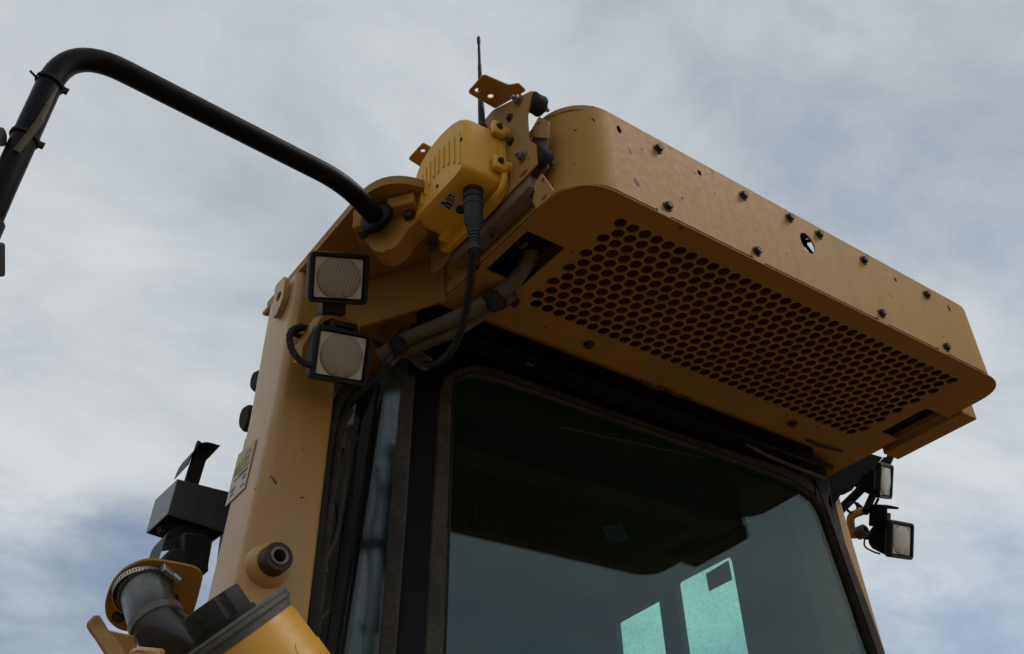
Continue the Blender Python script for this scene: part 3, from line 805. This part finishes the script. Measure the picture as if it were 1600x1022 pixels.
p = bot(720, 326); g = G(); g.lathe(p, (0, 0, -1), [(-.002, .010), (.006, .010), (.008, .008)], 18); part('port_plug', g, RUBD, rc)

# antenna behind the bracket
an = thing('whip_antenna', U(752, 186, y=.14), 'thin black whip antenna standing up behind the yellow receiver', 'antenna')
pb, pt = U(752, 190, y=.14), None
pb = U(752.5, 186, y=.14)
def az(v): # height on the vertical through pb at image row v
    lo, hi = -.2, 1.0
    for _ in range(40):
        m_ = (lo + hi) / 2; q = V((pb.x, pb.y, m_)) - CAM; vv = 511 + FPX * q.dot(RD) / q.dot(RF)
        if vv > v: lo = m_
        else: hi = m_
    return lo
g = G(); b0 = V((pb.x, pb.y, az(200)))
zs = [az(v) - b0.z for v in (200, 170, 118, 104, 98, 70, 67, 60, 57)]
g.lathe(b0, (0, 0, 1), list(zip(zs, (.0078, .0072, .0045, .0045, .0034, .0030, .0042, .0042, .0020))), 14); part('whip', g, CABLE, an)
g = G(); g.lathe(b0 - V((0, 0, .02)), (0, 0, 1), [(0, .012), (.022, .012), (.03, .008)], 16); part('antenna_base', g, BLK, an)

# receiver cable with its connector
cb_ = thing('receiver_cable', U(738, 296, z=.075), 'black cable with thick ribbed plug hanging from the yellow receiver', 'cable')
top = bot(739, 299); 
def below(p, dz, dy=0, dx=0): return p + V((dx, dy, -dz))
g = G(); g.lathe(top + V((0, 0, .004)), (0, 0, -1), [(0, .021), (.012, .021), (.0125, .0185), (.017, .0185), (.0175, .0205), (.027, .0205), (.0275, .018), (.033, .018), (.0335, .0205), (.046, .0205), (.047, .019), (.088, .0185), (.098, .016), (.112, .0125)], 24)
plug = part('plug', g, CABLE, cb_)
g = G()
for k in range(5):
    z = .112 + k * .008; g.lathe(top + V((0, 0, .004 - z)), (0, 0, -1), [(0, .0125 - k * .0004), (.005, .0125 - k * .0004), (.0055, .010), (.0085, .010)], 18)
g.lathe(top + V((0, 0, .004 - .152)), (0, 0, -1), [(0, .0135), (.009, .0135)], 18); part('strain_relief', g, CABLE, plug)
c0 = top + V((0, 0, -.155))
cp = [c0 + V((0, 0, .02)), c0, U(738, 400, y=.19), U(734, 450, y=.27), U(722, 510, y=.37), U(707, 545, y=.45), U(690, 564, y=.52), U(673, 570, y=.56), U(660, 566, y=.585)]
g = G(); g.tube(catmull(cp, 8), .0088, 12); part('sheath', g, CABLE, cb_)
be = [U(668, 568, y=.575), U(658, 564, y=.59), U(650, 556, y=.60), U(640, 550, y=.61)]
pth = catmull(be, 8); g = G(); g.tube(pth, lambda t: .0165 + .002 * math.sin(t * 60), 14); part('ribbed_boot', g, COND, cb_)

# wiring conduit under the air housing
cn = thing('wiring_conduit', U(700, 520, z=-.04), 'muddy grey wiring conduit running from the cab corner into the air housing slot', 'conduit')
cpts = [U(594, 556, y=.60), U(640, 527, y=.53), U(700, 502, y=.43), U(750, 477, y=.35), U(790, 450, y=.285), U(815, 425, y=.245), U(830, 395, y=.215), U(832, 365, y=.205), V((-.10, .20, .05))]
g = G(); g.tube(catmull(cpts, 10), .0165, 14); part('conduit', g, COND, cn)
cpts = [U(603, 560, y=.60), U(650, 543, y=.54), U(710, 518, y=.44), U(760, 488, y=.36), U(800, 462, y=.29)]
g = G(); g.tube(catmull(cpts, 10), .013, 12); part('conduit', g, COND, cn)
for i, (u, v, r_) in enumerate([(770, 470, .026), (790, 462, .022), (783, 470, .02), (622, 541, .022)]):
    p, q = U(u - 8, v + 4, y=.32 if u > 700 else .555), U(u + 8, v - 5, y=.31 if u > 700 else .545)
    g = G(); g.tube([p.lerp(q, t) for t in (0, .2, .5, .8, 1)], lambda t, r_=r_: r_ * (.8 + .2 * math.sin(t * math.pi)), 10); part('tape_wrap', g, RUBD, cn)
for p, q in (((792, 462), (806, 474)), ((776, 474), (768, 480))):
    a, b = U(*p, y=.30), U(*q, y=.31); g = G(); g.tube([a, b], .011, 10); part('clamp_end', g, RUBD, cn)
for wp in ([(606, 565), (618, 548), (630, 540)], [(612, 570), (620, 560), (618, 545)]):
    g = G(); g.tube(catmull([U(*p, y=.57) for p in wp], 6), .003, 6); part('tie_tail', g, STEEL, cn)
g = G(); g.tube(catmull([U(560, 524, y=.6), U(580, 532, y=.6), U(604, 545, y=.6)], 6), .006, 8); part('wire', g, RUST, cn)
g = G(); g.tube(catmull([U(630, 512, y=.62), U(622, 522, y=.6), U(612, 533, y=.59)], 6), .003, 8); part('wire', g, STEEL, cn)

# ------------------------------------------------------------------ work lights
def work_light(c, n, up, label, lens_m, depth=.085, bail=True, bail_dir=1, W=.128, H=.106, group=None, loc=None):
    n = V(n).normalized(); up = V(up); up = (up - n * up.dot(n)).normalized(); rt = up.cross(n) * -1
    if rt.dot(RX) < 0: rt = -rt
    c = V(c)
    t = thing('work_light', c - n * depth, label, 'work light', group)
    def P(x, z, y): return c + rt * x + up * z + n * y
    def rr(wd, hg, r, y, k=5):
        return [P(p.x, p.y, y) for p in round_poly([(-wd / 2, -hg / 2), (wd / 2, -hg / 2), (wd / 2, hg / 2), (-wd / 2, hg / 2)], r, k)]
    g = G(); g.rings([rr(W * .45, H * .45, .02, -depth), rr(W * .62, H * .62, .02, -depth * .85), rr(W * .9, H * .9, .018, -.034), rr(W * .93, H * .93, .016, -.018)])
    part('lamp_housing', g, MATTE if W > .14 else BLK, t, smooth=45)
    g = G(); g.rings([rr(W * .97, H * .97, .014, -.024), rr(W, H, .014, -.02), rr(W, H, .014, -.004), rr(W * .97, H * .97, .013, 0), rr(W * .86, H * .85, .008, 0), rr(W * .845, H * .835, .006, -.010)], False, True, True)
    bz = part('bezel', g, BLK, t, smooth=45)
    g = G(); g.rings([rr(W * .845, H * .835, .004, -.012), rr(W * .845, H * .835, .004, -.0085), rr(W * .79, H * .78, .004, -.0080)], False, True, True); part('lens_rim', g, RUBD, t)
    g = G(); g.rings([rr(W * .79, H * .78, .004, -.009), rr(W * .79, H * .78, .004, -.006)]); part('reflector', g, lens_m[0], t, smooth=0)
    K = 44
    def el(q, y): return [P(W * .365 * q * math.cos(2 * math.pi * k / K), max(-H * .375, min(H * .375, H * .415 * q * math.sin(2 * math.pi * k / K))), -.0055 + y) for k in range(K)]
    g = G(); g.rings([el(1, 0), el(1, .0015), el(.93, .0035), el(.5, .0055), el(.02, .006)])
    o = part('lens', g, lens_m[1], t, smooth=60)
    return t, P, n, up, rt
LL = 'work lights on the cab corners'
w1, P1, n1_, u1, r1 = work_light((-.398, .43, -.021), (-.07, -.82, -.57), (-.276, -.56, .78), 'square work light, upper one on the left pillar head', (REFL, LENSG), group=LL)
g = G(); a = P1(0, -.05, -.03); b = U(520, 505, y=.52)
g.obox(P1(0, -.062, -.045), r1, n1_, u1, .05, .04, .03); part('lamp_foot', g, BLK, w1, bevel=.003)
g = G(); g.obox(P1(.0, -.088, -.05), r1, n1_, u1, .036, .034, .05); part('lamp_neck', g, BLK, w1, bevel=.003)
w2_, P2, n2_, u2, r2 = work_light((-.345, .50, -.155), (.10, -.885, -.454), (-.155, -.47, .87), 'square work light, lower one on the left pillar, tilted down beside a cable loop', (REFL, LENSG), W=.134, H=.112, group=LL)
# bail and yellow hexagonal strap over the lower light
g = G()
out = [(-.072, -.025), (-.072, .012), (-.040, .075), (-.018, .088), (.045, .080), (.060, .058), (.064, .03)]
inn = [(-.062, -.025), (-.062, .010), (-.034, .066), (-.015, .077), (.040, .070), (.052, .053), (.055, .03)]
g.plate([*out, *inn[::-1]], [], P2(0, 0, -.075), r2, u2, .035)
part('strap', g, BR, w2_, bevel=.001)
g = G(); g.plate([(-.028, .046), (-.022, .072), (.034, .072), (.042, .046), (.030, .046), (.026, .06), (-.014, .06), (-.018, .046)], [], P2(0, 0, -.04), r2, u2, .025); part('bail', g, BLK, w2_, bevel=.002)
put(BOLT, 'bolt', w2_, P2(.008, .056, -.03), n2_, 1.1)
# corrugated cable loop behind the lower light
lpw = thing('cable_loop', U(470, 540, y=.5), 'short black corrugated cable looped beside the lower left work light', 'cable')
pts = [U(508, 526, y=.56), U(490, 517, y=.55), U(470, 511, y=.54), U(455, 518, y=.53), U(453, 535, y=.52), U(460, 553, y=.51), U(474, 567, y=.51), U(490, 572, y=.52)]
pth = catmull(pts, 14); g = G(); g.tube(pth, lambda t: .0066 + .0010 * math.sin(t * 260), 10); part('corrugated_sleeve', g, RUBD, lpw)
pts = [U(508, 532, y=.57), U(490, 528, y=.57), U(470, 526, y=.56), U(460, 520, y=.55), U(475, 513, y=.56), U(500, 518, y=.57)]
g = G(); g.tube(catmull(pts, 10), .0055, 10); part('corrugated_sleeve', g, RUBD, lpw)
# lights on the far corner
w3, P3, n3_, u3, r3 = work_light(U(1411, 844, y=.70), (.14, -.905, -.40), (-.12, -.41, .90), 'square work light, lower one at the right cab corner, seen from the side', (LENSW, LENSW), .105, W=.145, H=.120, group=LL)
g = G(); g.obox(P3(-.05, .058, -.05), r3, n3_, u3, .03, .05, .05); part('bail', g, BLK, w3, bevel=.003)
g = G(); g.tube([P3(-.02, .0, -.09), P3(-.03, -.0, -.125)], .009, 10); part('plug', g, RUBD, w3)
g = G(); g.tube(catmull([P3(-.03, 0, -.12), P3(-.02, -.03, -.125), P3(.0, -.045, -.105), P3(.01, -.05, -.085)], 6), .003, 8); part('lead', g, CABLE, w3)
w4, P4, n4_, u4, r4 = work_light(U(1386, 752, y=.72), (.36, -.85, -.38), (-.16, -.45, .87), 'square work light, upper one at the right cab corner, under the air housing', (LENSW, LENSW), .105, W=.145, H=.120, group=LL)
br = thing('lamp_bracket', U(1335, 830, y=0.800), 'stubby yellow lamp bracket with cables at the right cab corner', 'bracket')
g = G(); g.tube(fillet([U(1318, 834, y=0.820), U(1345, 833, y=0.780)], .01), .017, 14); part('stub', g, Y_BOX, br)
g = G(); g.lathe(U(1340, 834, y=0.770), (0, -1, 0), [(0, .021), (.03, .021), (.034, .017), (.034, .01), (.02, .009)], 20); part('pipe_end', g, RUST, br)
g = G(); g.tube(fillet([U(1330, 826, y=0.800), U(1328, 806, y=0.780), U(1358, 795, y=0.740)], .03), .013, 10); part('elbow', g, BR, br)
g = G(); g.tube([U(1352, 800, y=0.740), U(1370, 760, y=0.740), U(1392, 712, y=0.730)], .013, 8); part('arm', g, MATTE, br)
g = G(); g.tube([U(1310, 800, y=0.800), U(1350, 760, y=0.780), U(1385, 720, y=0.760)], .016, 8); part('arm', g, MATTE, br)
g = G(); g.tube(catmull([U(1322, 790, y=0.780), U(1335, 785, y=0.770), U(1340, 795, y=0.770), U(1330, 801, y=0.770), U(1321, 794, y=0.770)], 6), .0045, 8); part('lead', g, RUBD, br)
g = G(); g.tube(catmull([U(1338, 786, y=0.770), U(1352, 796, y=0.760), U(1366, 790, y=0.750), U(1372, 780, y=0.750)], 6), .005, 8); part('lead', g, RUBD, br)
g = G(); g.obox(U(1372, 806, y=0.710), r3, n3_, u3, .03, .05, .07); g.obox(U(1386, 792, y=0.700), r3, n3_, u3, .075, .045, .008); part('lamp_foot', g, MATTE, br, bevel=.003)
g = G(); g.obox(U(1304, 772, y=0.800), (1, 0, 0), (0, 1, 0), (0, 0, 1), .012, .02, .05); part('clip', g, STEEL, br, bevel=.002)

# ------------------------------------------------------------------ mirror arm
ma = thing('mirror_arm', U(590, 345, z=.075), 'bent black tubular mirror arm reaching up and left from the roof corner', 'mirror arm')
A0 = U(592, 344, z=.078); A1 = U(538, 286, z=.085); A2 = U(96, 82, z=.085); A3 = UD(-8, 318, 1.80); A4 = UD(-70, 470, 1.75)
A2 = U(107, 67, z=.085)
g = G(); g.tube(fillet([A0, A1, A2, A3, A4], [.07, .10, .05], 12), .0207, 22); tb = part('arm_tube', g, TUBE, ma)
dd = (A1 - A0).normalized()
g = G(); g.lathe(A0 + dd * .012, dd, [(-.016, .030), (-.010, .037), (.002, .037), (.006, .032), (.006, .022)], 30); part('collar', g, TUBE, ma)
# cable ties and the stick strapped along the tube
dn = (A3 - A2).normalized()
def on_arm(v):
    best = None
    for k in range(400):
        p = A2.lerp(A3, k / 399); q = p - CAM; vv = 511 + FPX * q.dot(RD) / q.dot(RF)
        if best is None or abs(vv - v) < best[0]: best = (abs(vv - v), p)
    return best[1]
for v in (131, 216):
    p = on_arm(v); side = dn.cross((CAM - p).normalized()).normalized(); ax = (dn + side * .12).normalized()
    u_ = ax.orthogonal().normalized(); w_ = ax.cross(u_); K = 28
    g = G(); g.rings([[p + (u_ * math.cos(2 * math.pi * k / K) + w_ * math.sin(2 * math.pi * k / K)) * r_ + ax * h for r_, h in ((.0215, -.003), (.024, -.003), (.024, .003), (.0215, .003))] for k in range(K)], True)
    s2 = side if side.dot(RX) > 0 else -side
    g.obox(p + s2 * .026, s2, ax, s2.cross(ax), .008, .008, .009)
    if v < 150: g.tube([p - s2 * .022, p - s2 * .032 - RD * .006], .0022, 6)
    part('cable_tie', g, RUBD, ma)
def front_arm(u, v, d_): return UD(u, v, (on_arm(v) - CAM).length - d_)
g = G(); a, b = front_arm(88, 138, .014), front_arm(62, 190, .024); c_ = front_arm(25, 238, .024)
g.tube([a, a.lerp(b, .5), b], lambda t: .003 + .003 * t, 8); g.tube([b, b.lerp(c_, .5), c_], .0058, 8); part('strapped_stick', g, WOOD, ma)
# clamp of the mirror head at the picture edge
p = on_arm(318); q = UD(-24, 354, 1.74)
g = G(); g.tube([q + dn * -.01, q + dn * .06], .026, 18); part('clamp', g, BLK, ma)
g = G(); q2 = UD(-33, 404, 1.70); g.obox(q2, RX, RF, RD, .05, .06, .05); g.tube([UD(-10, 384, 1.72), UD(-18, 440, 1.72)], .012, 10); part('clamp_jaw', g, BLK, ma, bevel=.004)
g = G(); q3 = UD(-8, 214, 1.86); g.tube([q3 - RX * .05, q3, q3 + RX * .012], .015, 16); part('mirror_stem', g, BAND, ma)

# bracket under the roof corner that carries the arm
ab = thing('arm_bracket', U(620, 340, z=.09), 'brown yellow socket bracket under the rounded roof corner holding the black mirror arm', 'bracket')
fx = V((-.80, -.60, 0)).normalized(); fy = V((0, 0, 1)); fxr = fy.cross(fx)
if fxr.dot(RX) < 0: fxr = -fxr
base = A0 - dd * .022
g = G(); g.plate(round_poly([(-.060, -.020), (-.060, .052), (.078, .052), (.078, -.004), (.052, -.022), (.030, -.062), (-.004, -.072), (-.032, -.048), (-.040, -.024)], [.004, .004, .004, .008, .01, .025, .03, .02, .01], 5), [], base, fxr, (0, 0, 1), .05)
g.v = [p - (fxr.cross(V((0, 0, 1)))) * (.05 if fxr.cross(V((0, 0, 1))).dot(CAM - base) > 0 else 0) for p in g.v]
part('socket_block', g, Y_BOX, ab, bevel=.003)
for du, dv in ((-.048, -.008), (.056, .012)):
    put(BOLT, 'bolt', ab, base + fxr * du + V((0, 0, dv)) + fx * .001, fx, 1.1)
g = G(); g.obox(base + fxr * .045 + fx * .012 + V((0, 0, .035)), fxr, fx, (0, 0, 1), .06, .035, .03); part('cheek', g, Y_BOX, ab, bevel=.003)
g = G(); g.obox(base - fxr * .050 + fx * .012 + V((0, 0, .015)), fxr, fx, (0, 0, 1), .022, .035, .05); part('cheek', g, Y_BOX, ab, bevel=.003)

# ------------------------------------------------------------------ black camera box behind the pillar
bx = thing('camera_box', U(280, 890, y=1.05), 'black open bottomed sheet metal box with hook bracket on top, behind the pillar', 'camera box')
yb = 1.05
fl_ = [U(*p, y=yb) for p in [(262, 803), (277, 748), (372, 772), (352, 833)]]     # front face corners: bl, tl, tr, br
bk = V((-.02, .17, .0))
def shift(p, q): return V(p) + V(q)
rear = [U(227, 838, y=yb + .17), U(243, 776, y=yb + .17)]
bk = ((rear[0] - fl_[0]) + (rear[1] - fl_[1])) / 2
bkw = [p + bk for p in fl_]
def sheet(q, n, th=.004): return G().rings([q, [p + V(n) * th for p in q]])
g = G()
cen = sum(fl_ + bkw, V((0, 0, 0))) / 8
for q in ([fl_[0], fl_[1], fl_[2], fl_[3]], [bkw[0], bkw[1], bkw[2], bkw[3]], [fl_[0], fl_[1], bkw[1], bkw[0]], [fl_[3], fl_[2], bkw[2], bkw[3]], [fl_[1], fl_[2], bkw[2], bkw[1]]):
    c = sum(q, V((0, 0, 0))) / 4; n = (q[1] - q[0]).cross(q[2] - q[0]).normalized()
    if n.dot(cen - c) < 0: n = -n
    k = sheet(q, n); g.add(k.v, k.f)
part('shell', g, BLKD, bx, bevel=.002)
g = G(); m0 = (fl_[0] + bkw[0]) / 2; g.lathe(m0 + V((.03, -.02, .03)), (0, .2, 1), [(-.03, .02), (.05, .02)], 16); g.obox(m0 + V((.05, .01, .02)), (1, 0, 0), (0, 1, 0), (0, 0, 1), .05, .08, .04); part('inner_block', g, RUBD, bx, bevel=.003)
put(BOLT, 'bolt', bx, U(254, 828, y=yb + .08), (0, -.3, -1), 1.1)
# top hook
hp = [U(284, 737, y=yb + .02), U(293, 716, y=yb + .02), U(308, 702, y=yb + .02), U(334, 707, y=yb + .02)]
g = G(); g.rings([[p + V((0, -.03, 0)), p + V((0, .05, .0)), p + V((.004, .05, .006)), p + V((.004, -.03, .006))] for p in catmull(hp, 5)]); part('hook_plate', g, BLK, bx)
g = G(); g.obox((U(301, 748, y=yb + .02) + U(314, 706, y=yb + .02)) / 2, (U(314, 706, y=yb + .02) - U(301, 748, y=yb + .02)).normalized(), (0, 1, 0), (.9, 0, -.4), .115, .012, .035); part('hook_post', g, BLK, bx, bevel=.002)
# foot bracket: arched plate, upright block, knob
ap = [U(238, 884, y=yb + .06), U(246, 862, y=yb + .06), U(262, 850, y=yb + .06), U(290, 846, y=yb + .06), U(318, 835, y=yb + .06)]
g = G(); g.rings([[p + V((0, -.04, 0)), p + V((0, .05, 0)), p + V((.004, .05, .030)), p + V((.004, -.04, .030))] for p in catmull(ap, 5)]); part('arched_foot', g, BLK, bx)
g = G(); g.obox(U(300, 868, y=yb), (1, 0, .1), (0, 1, 0), (-.1, 0, 1), .06, .05, .085); part('foot_block', g, BLK, bx, bevel=.004)
g = G(); g.lathe(U(270, 880, y=yb), (0, -1, 0), [(-.02, .026), (.02, .026), (.026, .020)], 20); part('knob', g, RUBD, bx)
g = G(); g.cyl(U(322, 846, y=yb + .03), U(316, 880, y=yb + .03), .014, 14); part('stud', g, STEEL, bx)

g = G(); a = U(362, 800, y=yb); b = V((-.42, .775, a.z + .02)); g.obox((a + b) / 2, (b - a).normalized(), V((0, 0, 1)).cross((b - a).normalized()), (0, 0, 1), (b - a).length, .012, .03); part('mount_arm', g, BLK, bx, bevel=.002)

# ------------------------------------------------------------------ inlet elbow hose on its flange
fg = thing('inlet_hose', U(235, 940, y=.7), 'worn black rubber elbow hose under a rounded yellow flange plate', 'hose')
fo = V((-.535, .63, -.62)); fyv = V((0, .85, -.53)).normalized(); fn = V((1, 0, 0)).cross(fyv)
fpx = [(317.5, 900), (312, 891), (302, 886), (272.6, 880), (239, 874.5), (219, 877), (193, 890), (178, 906), (169.6, 923), (163, 947), (166.5, 968), (184, 983.6), (204, 988), (250, 990), (292, 985), (296, 978), (309, 936)]
f2 = []
for p in fpx:
    q = UP(*p, fo, fn) - fo; f2.append((q.x, q.dot(fyv)))
f2 = round_poly(f2, .03, 4)
g = G(); g.plate(f2, [], fo, (1, 0, 0), fyv, .006)
flg = part('flange_plate', g, Y_BOX, fg, bevel=.0015)
def FP(u, v, off=0): return UP(u, v, fo - fn * off, fn)
for u, v in ((223, 895), (262, 901), (184, 926), (186, 963), (268, 936)):
    put(BOLT, 'bolt', flg, FP(u, v, -.0), -fn if (-fn).dot(CAM - fo) > 0 else fn, 1.0)
nd = -fn if (-fn).dot(CAM - fo) > 0 else fn
hc = FP(222, 918)
h1 = hc + nd * .004
hp = [h1, UD(229, 932, (h1 - CAM).length - .03), UD(240, 962, (h1 - CAM).length - .09), UD(254, 986, (h1 - CAM).length - .11), UD(285, 1006, (h1 - CAM).length - .11), UD(330, 1022, (h1 - CAM).length - .09), UD(380, 1036, (h1 - CAM).length - .07)]
hpath = catmull(hp, 10)
g = G(); g.tube(hpath, .0430, 34); hs_ = part('elbow', g, HOSE, fg)
def ring_on(i, r0, r1, h, name, m, par, K=36, tilt=None):
    p = hpath[i]; t = tilt or (hpath[i + 1] - hpath[i - 1]).normalized(); u_ = t.orthogonal().normalized(); w_ = t.cross(u_)
    g = G(); g.rings([[p + (u_ * math.cos(2 * math.pi * k / K) + w_ * math.sin(2 * math.pi * k / K)) * r_ + t * hh for r_, hh in ((r0, -h), (r1, -h * .8), (r1, h * .8), (r0, h))] for k in range(K)], True)
    return part(name, g, m, par), p, t
ring_on(5, .042, .0455, .018, 'cuff', RUBD, fg)
ring_on(24, .042, .0462, .0085, 'hose_band', BAND, fg)
# worm drive clamp round the upper end, with perforated strap and screw housing
p = hc + nd * .012; t_ = nd; K = 40
cu = (RX - t_ * RX.dot(t_)).normalized(); cw = t_.cross(cu); rr_ = .0505
g = G(); g.rings([[p + (cu * math.cos(2 * math.pi * k / K) + cw * math.sin(2 * math.pi * k / K)) * r_ + t_ * hh for r_, hh in ((rr_ - .0015, -.006), (rr_, -.006), (rr_, .006), (rr_ - .0015, .006))] for k in range(K)], True)
cl = part('worm_clamp', g, CLAMP, fg)
g = G()
for k in range(60):
    a = 2 * math.pi * k / 60; dr = cu * math.cos(a) + cw * math.sin(a)
    g.obox(p + dr * rr_, dr, dr.cross(t_), t_, .0012, .0018, .007)
part('strap_slots', g, INK, cl, smooth=0)
q = FP(246, 906, .012); dq = (q - p); dq = (dq - t_ * dq.dot(t_)).normalized(); q = p + dq * (rr_ + .006)
tg = dq.cross(t_).normalized()
g = G(); g.obox(q, tg, dq, t_, .026, .010, .016); g.lathe(q + tg * .012, tg, [(0, .007), (.016, .007), (.018, .005)], 14); part('screw_housing', g, CLAMP, cl, bevel=.0015)

# ------------------------------------------------------------------ pre-cleaner canister in the near left corner
ax = (RD * .80 + RX * .50 - RF * .085).normalized()           # axis running down out of the frame
rim_dir = (RX * .815 - RD * .58).normalized()
cc = UD(333, 1004, 1.55)
kpx = FPX / 1.55
RADc = 126 / kpx
ax = (ax - rim_dir * ax.dot(rim_dir)).normalized()
pc = thing('precleaner', cc + ax * .3, 'yellow canister with a black rubber rim and square black cap in the lower left corner', 'canister')
g = G(); g.lathe(cc, ax, [(.018, RADc * .93), (.03, RADc * .955), (.075, RADc * .975), (.078, RADc * .99), (.105, RADc * 1.0), (.108, RADc * .985), (.4, RADc * 1.0)], 56); part('canister_body', g, Y_CAN, pc, smooth=35)
g = G(); g.lathe(cc, ax, [(-.004, RADc * .90), (-.006, RADc * .97), (-.002, RADc * 1.0), (.0005, RADc * .985), (.003, RADc * 1.0), (.007, RADc * 1.0), (.009, RADc * .96), (.019, RADc * .95)], 56); part('rim', g, RIMM, pc, smooth=35)
p = UD(351, 969, 1.55)
d_c = (p - cc); off_r = d_c.dot(rim_dir)
capc = cc + rim_dir * off_r - ax * .012
g = G(); CR = 47 / kpx; K = 48; ringsc = []
for t, r_ in ((-.001, CR * .98), (.001, CR), (.034, CR * .99), (.0355, CR * .97), (.036, CR * .9)):
    u_ = rim_dir; w_ = ax.cross(u_)
    ringsc.append([capc - ax * t + (u_ * math.cos(2 * math.pi * k / K) + w_ * math.sin(2 * math.pi * k / K)) * r_ * (1.0 if (k % 8) < 6 else .93) for k in range(K)])
g.rings(ringsc); part('cap', g, CAPM, pc, smooth=25)
g = G(); g.lathe(capc + ax * .006, ax, [(-.008, CR * 1.08), (.004, CR * 1.1)], 40); part('cap_seat', g, RUBD, pc)

# fender plates at the lower left edge
fd = thing('fender_plate', UD(190, 1015, 1.75), 'curved dusty yellow guard plate at the lower left below the flange', 'guard plate')
D0 = 1.78
oa = [UD(146, 962, D0), UD(135, 978, D0), UD(150, 1002, D0), UD(168, 1030, D0), UD(200, 1075, D0)]
ob = [UD(150, 963, D0 + .05), UD(166, 987, D0 + .07), UD(180, 1004, D0 + .08), UD(195, 1028, D0 + .09), UD(230, 1075, D0 + .1)]
ca, cb2 = catmull(oa, 5), catmull(ob, 5)
n = RF
g = G(); g.rings([[a, b, b + (a - b).cross(RD).normalized() * .006, a + (a - b).cross(RD).normalized() * .006] for a, b in zip(ca, cb2)]); part('guard_sheet', g, Y_CAB, fd)
q = [UD(166, 986, D0 + .12), UD(208, 995, D0 + .10), UD(225, 1060, D0 + .10), UD(185, 1060, D0 + .13)]
g = G(); g.rings([q, [p + RF * .006 for p in q]]); part('inner_sheet', g, Y_CAB, fd)
q = [UD(200, 1018, D0 - .1), UD(214, 1016, D0 - .1), UD(252, 1019, D0 - .08), UD(252, 1070, D0 - .1), UD(196, 1070, D0 - .1)]
g = G(); g.rings([q, [p + RF * .02 for p in q]]); part('bracket', g, Y_CAB, fd, bevel=.004)

# ------------------------------------------------------------------ lift everything onto the ground
bpy.context.view_layer.update()
for o in S.objects:
    if o.parent is None:
        if o.type == 'MESH':
            o.location.z += LIFT
        elif o.type == 'EMPTY':
            o.location.z += LIFT
cam.location.z += LIFT
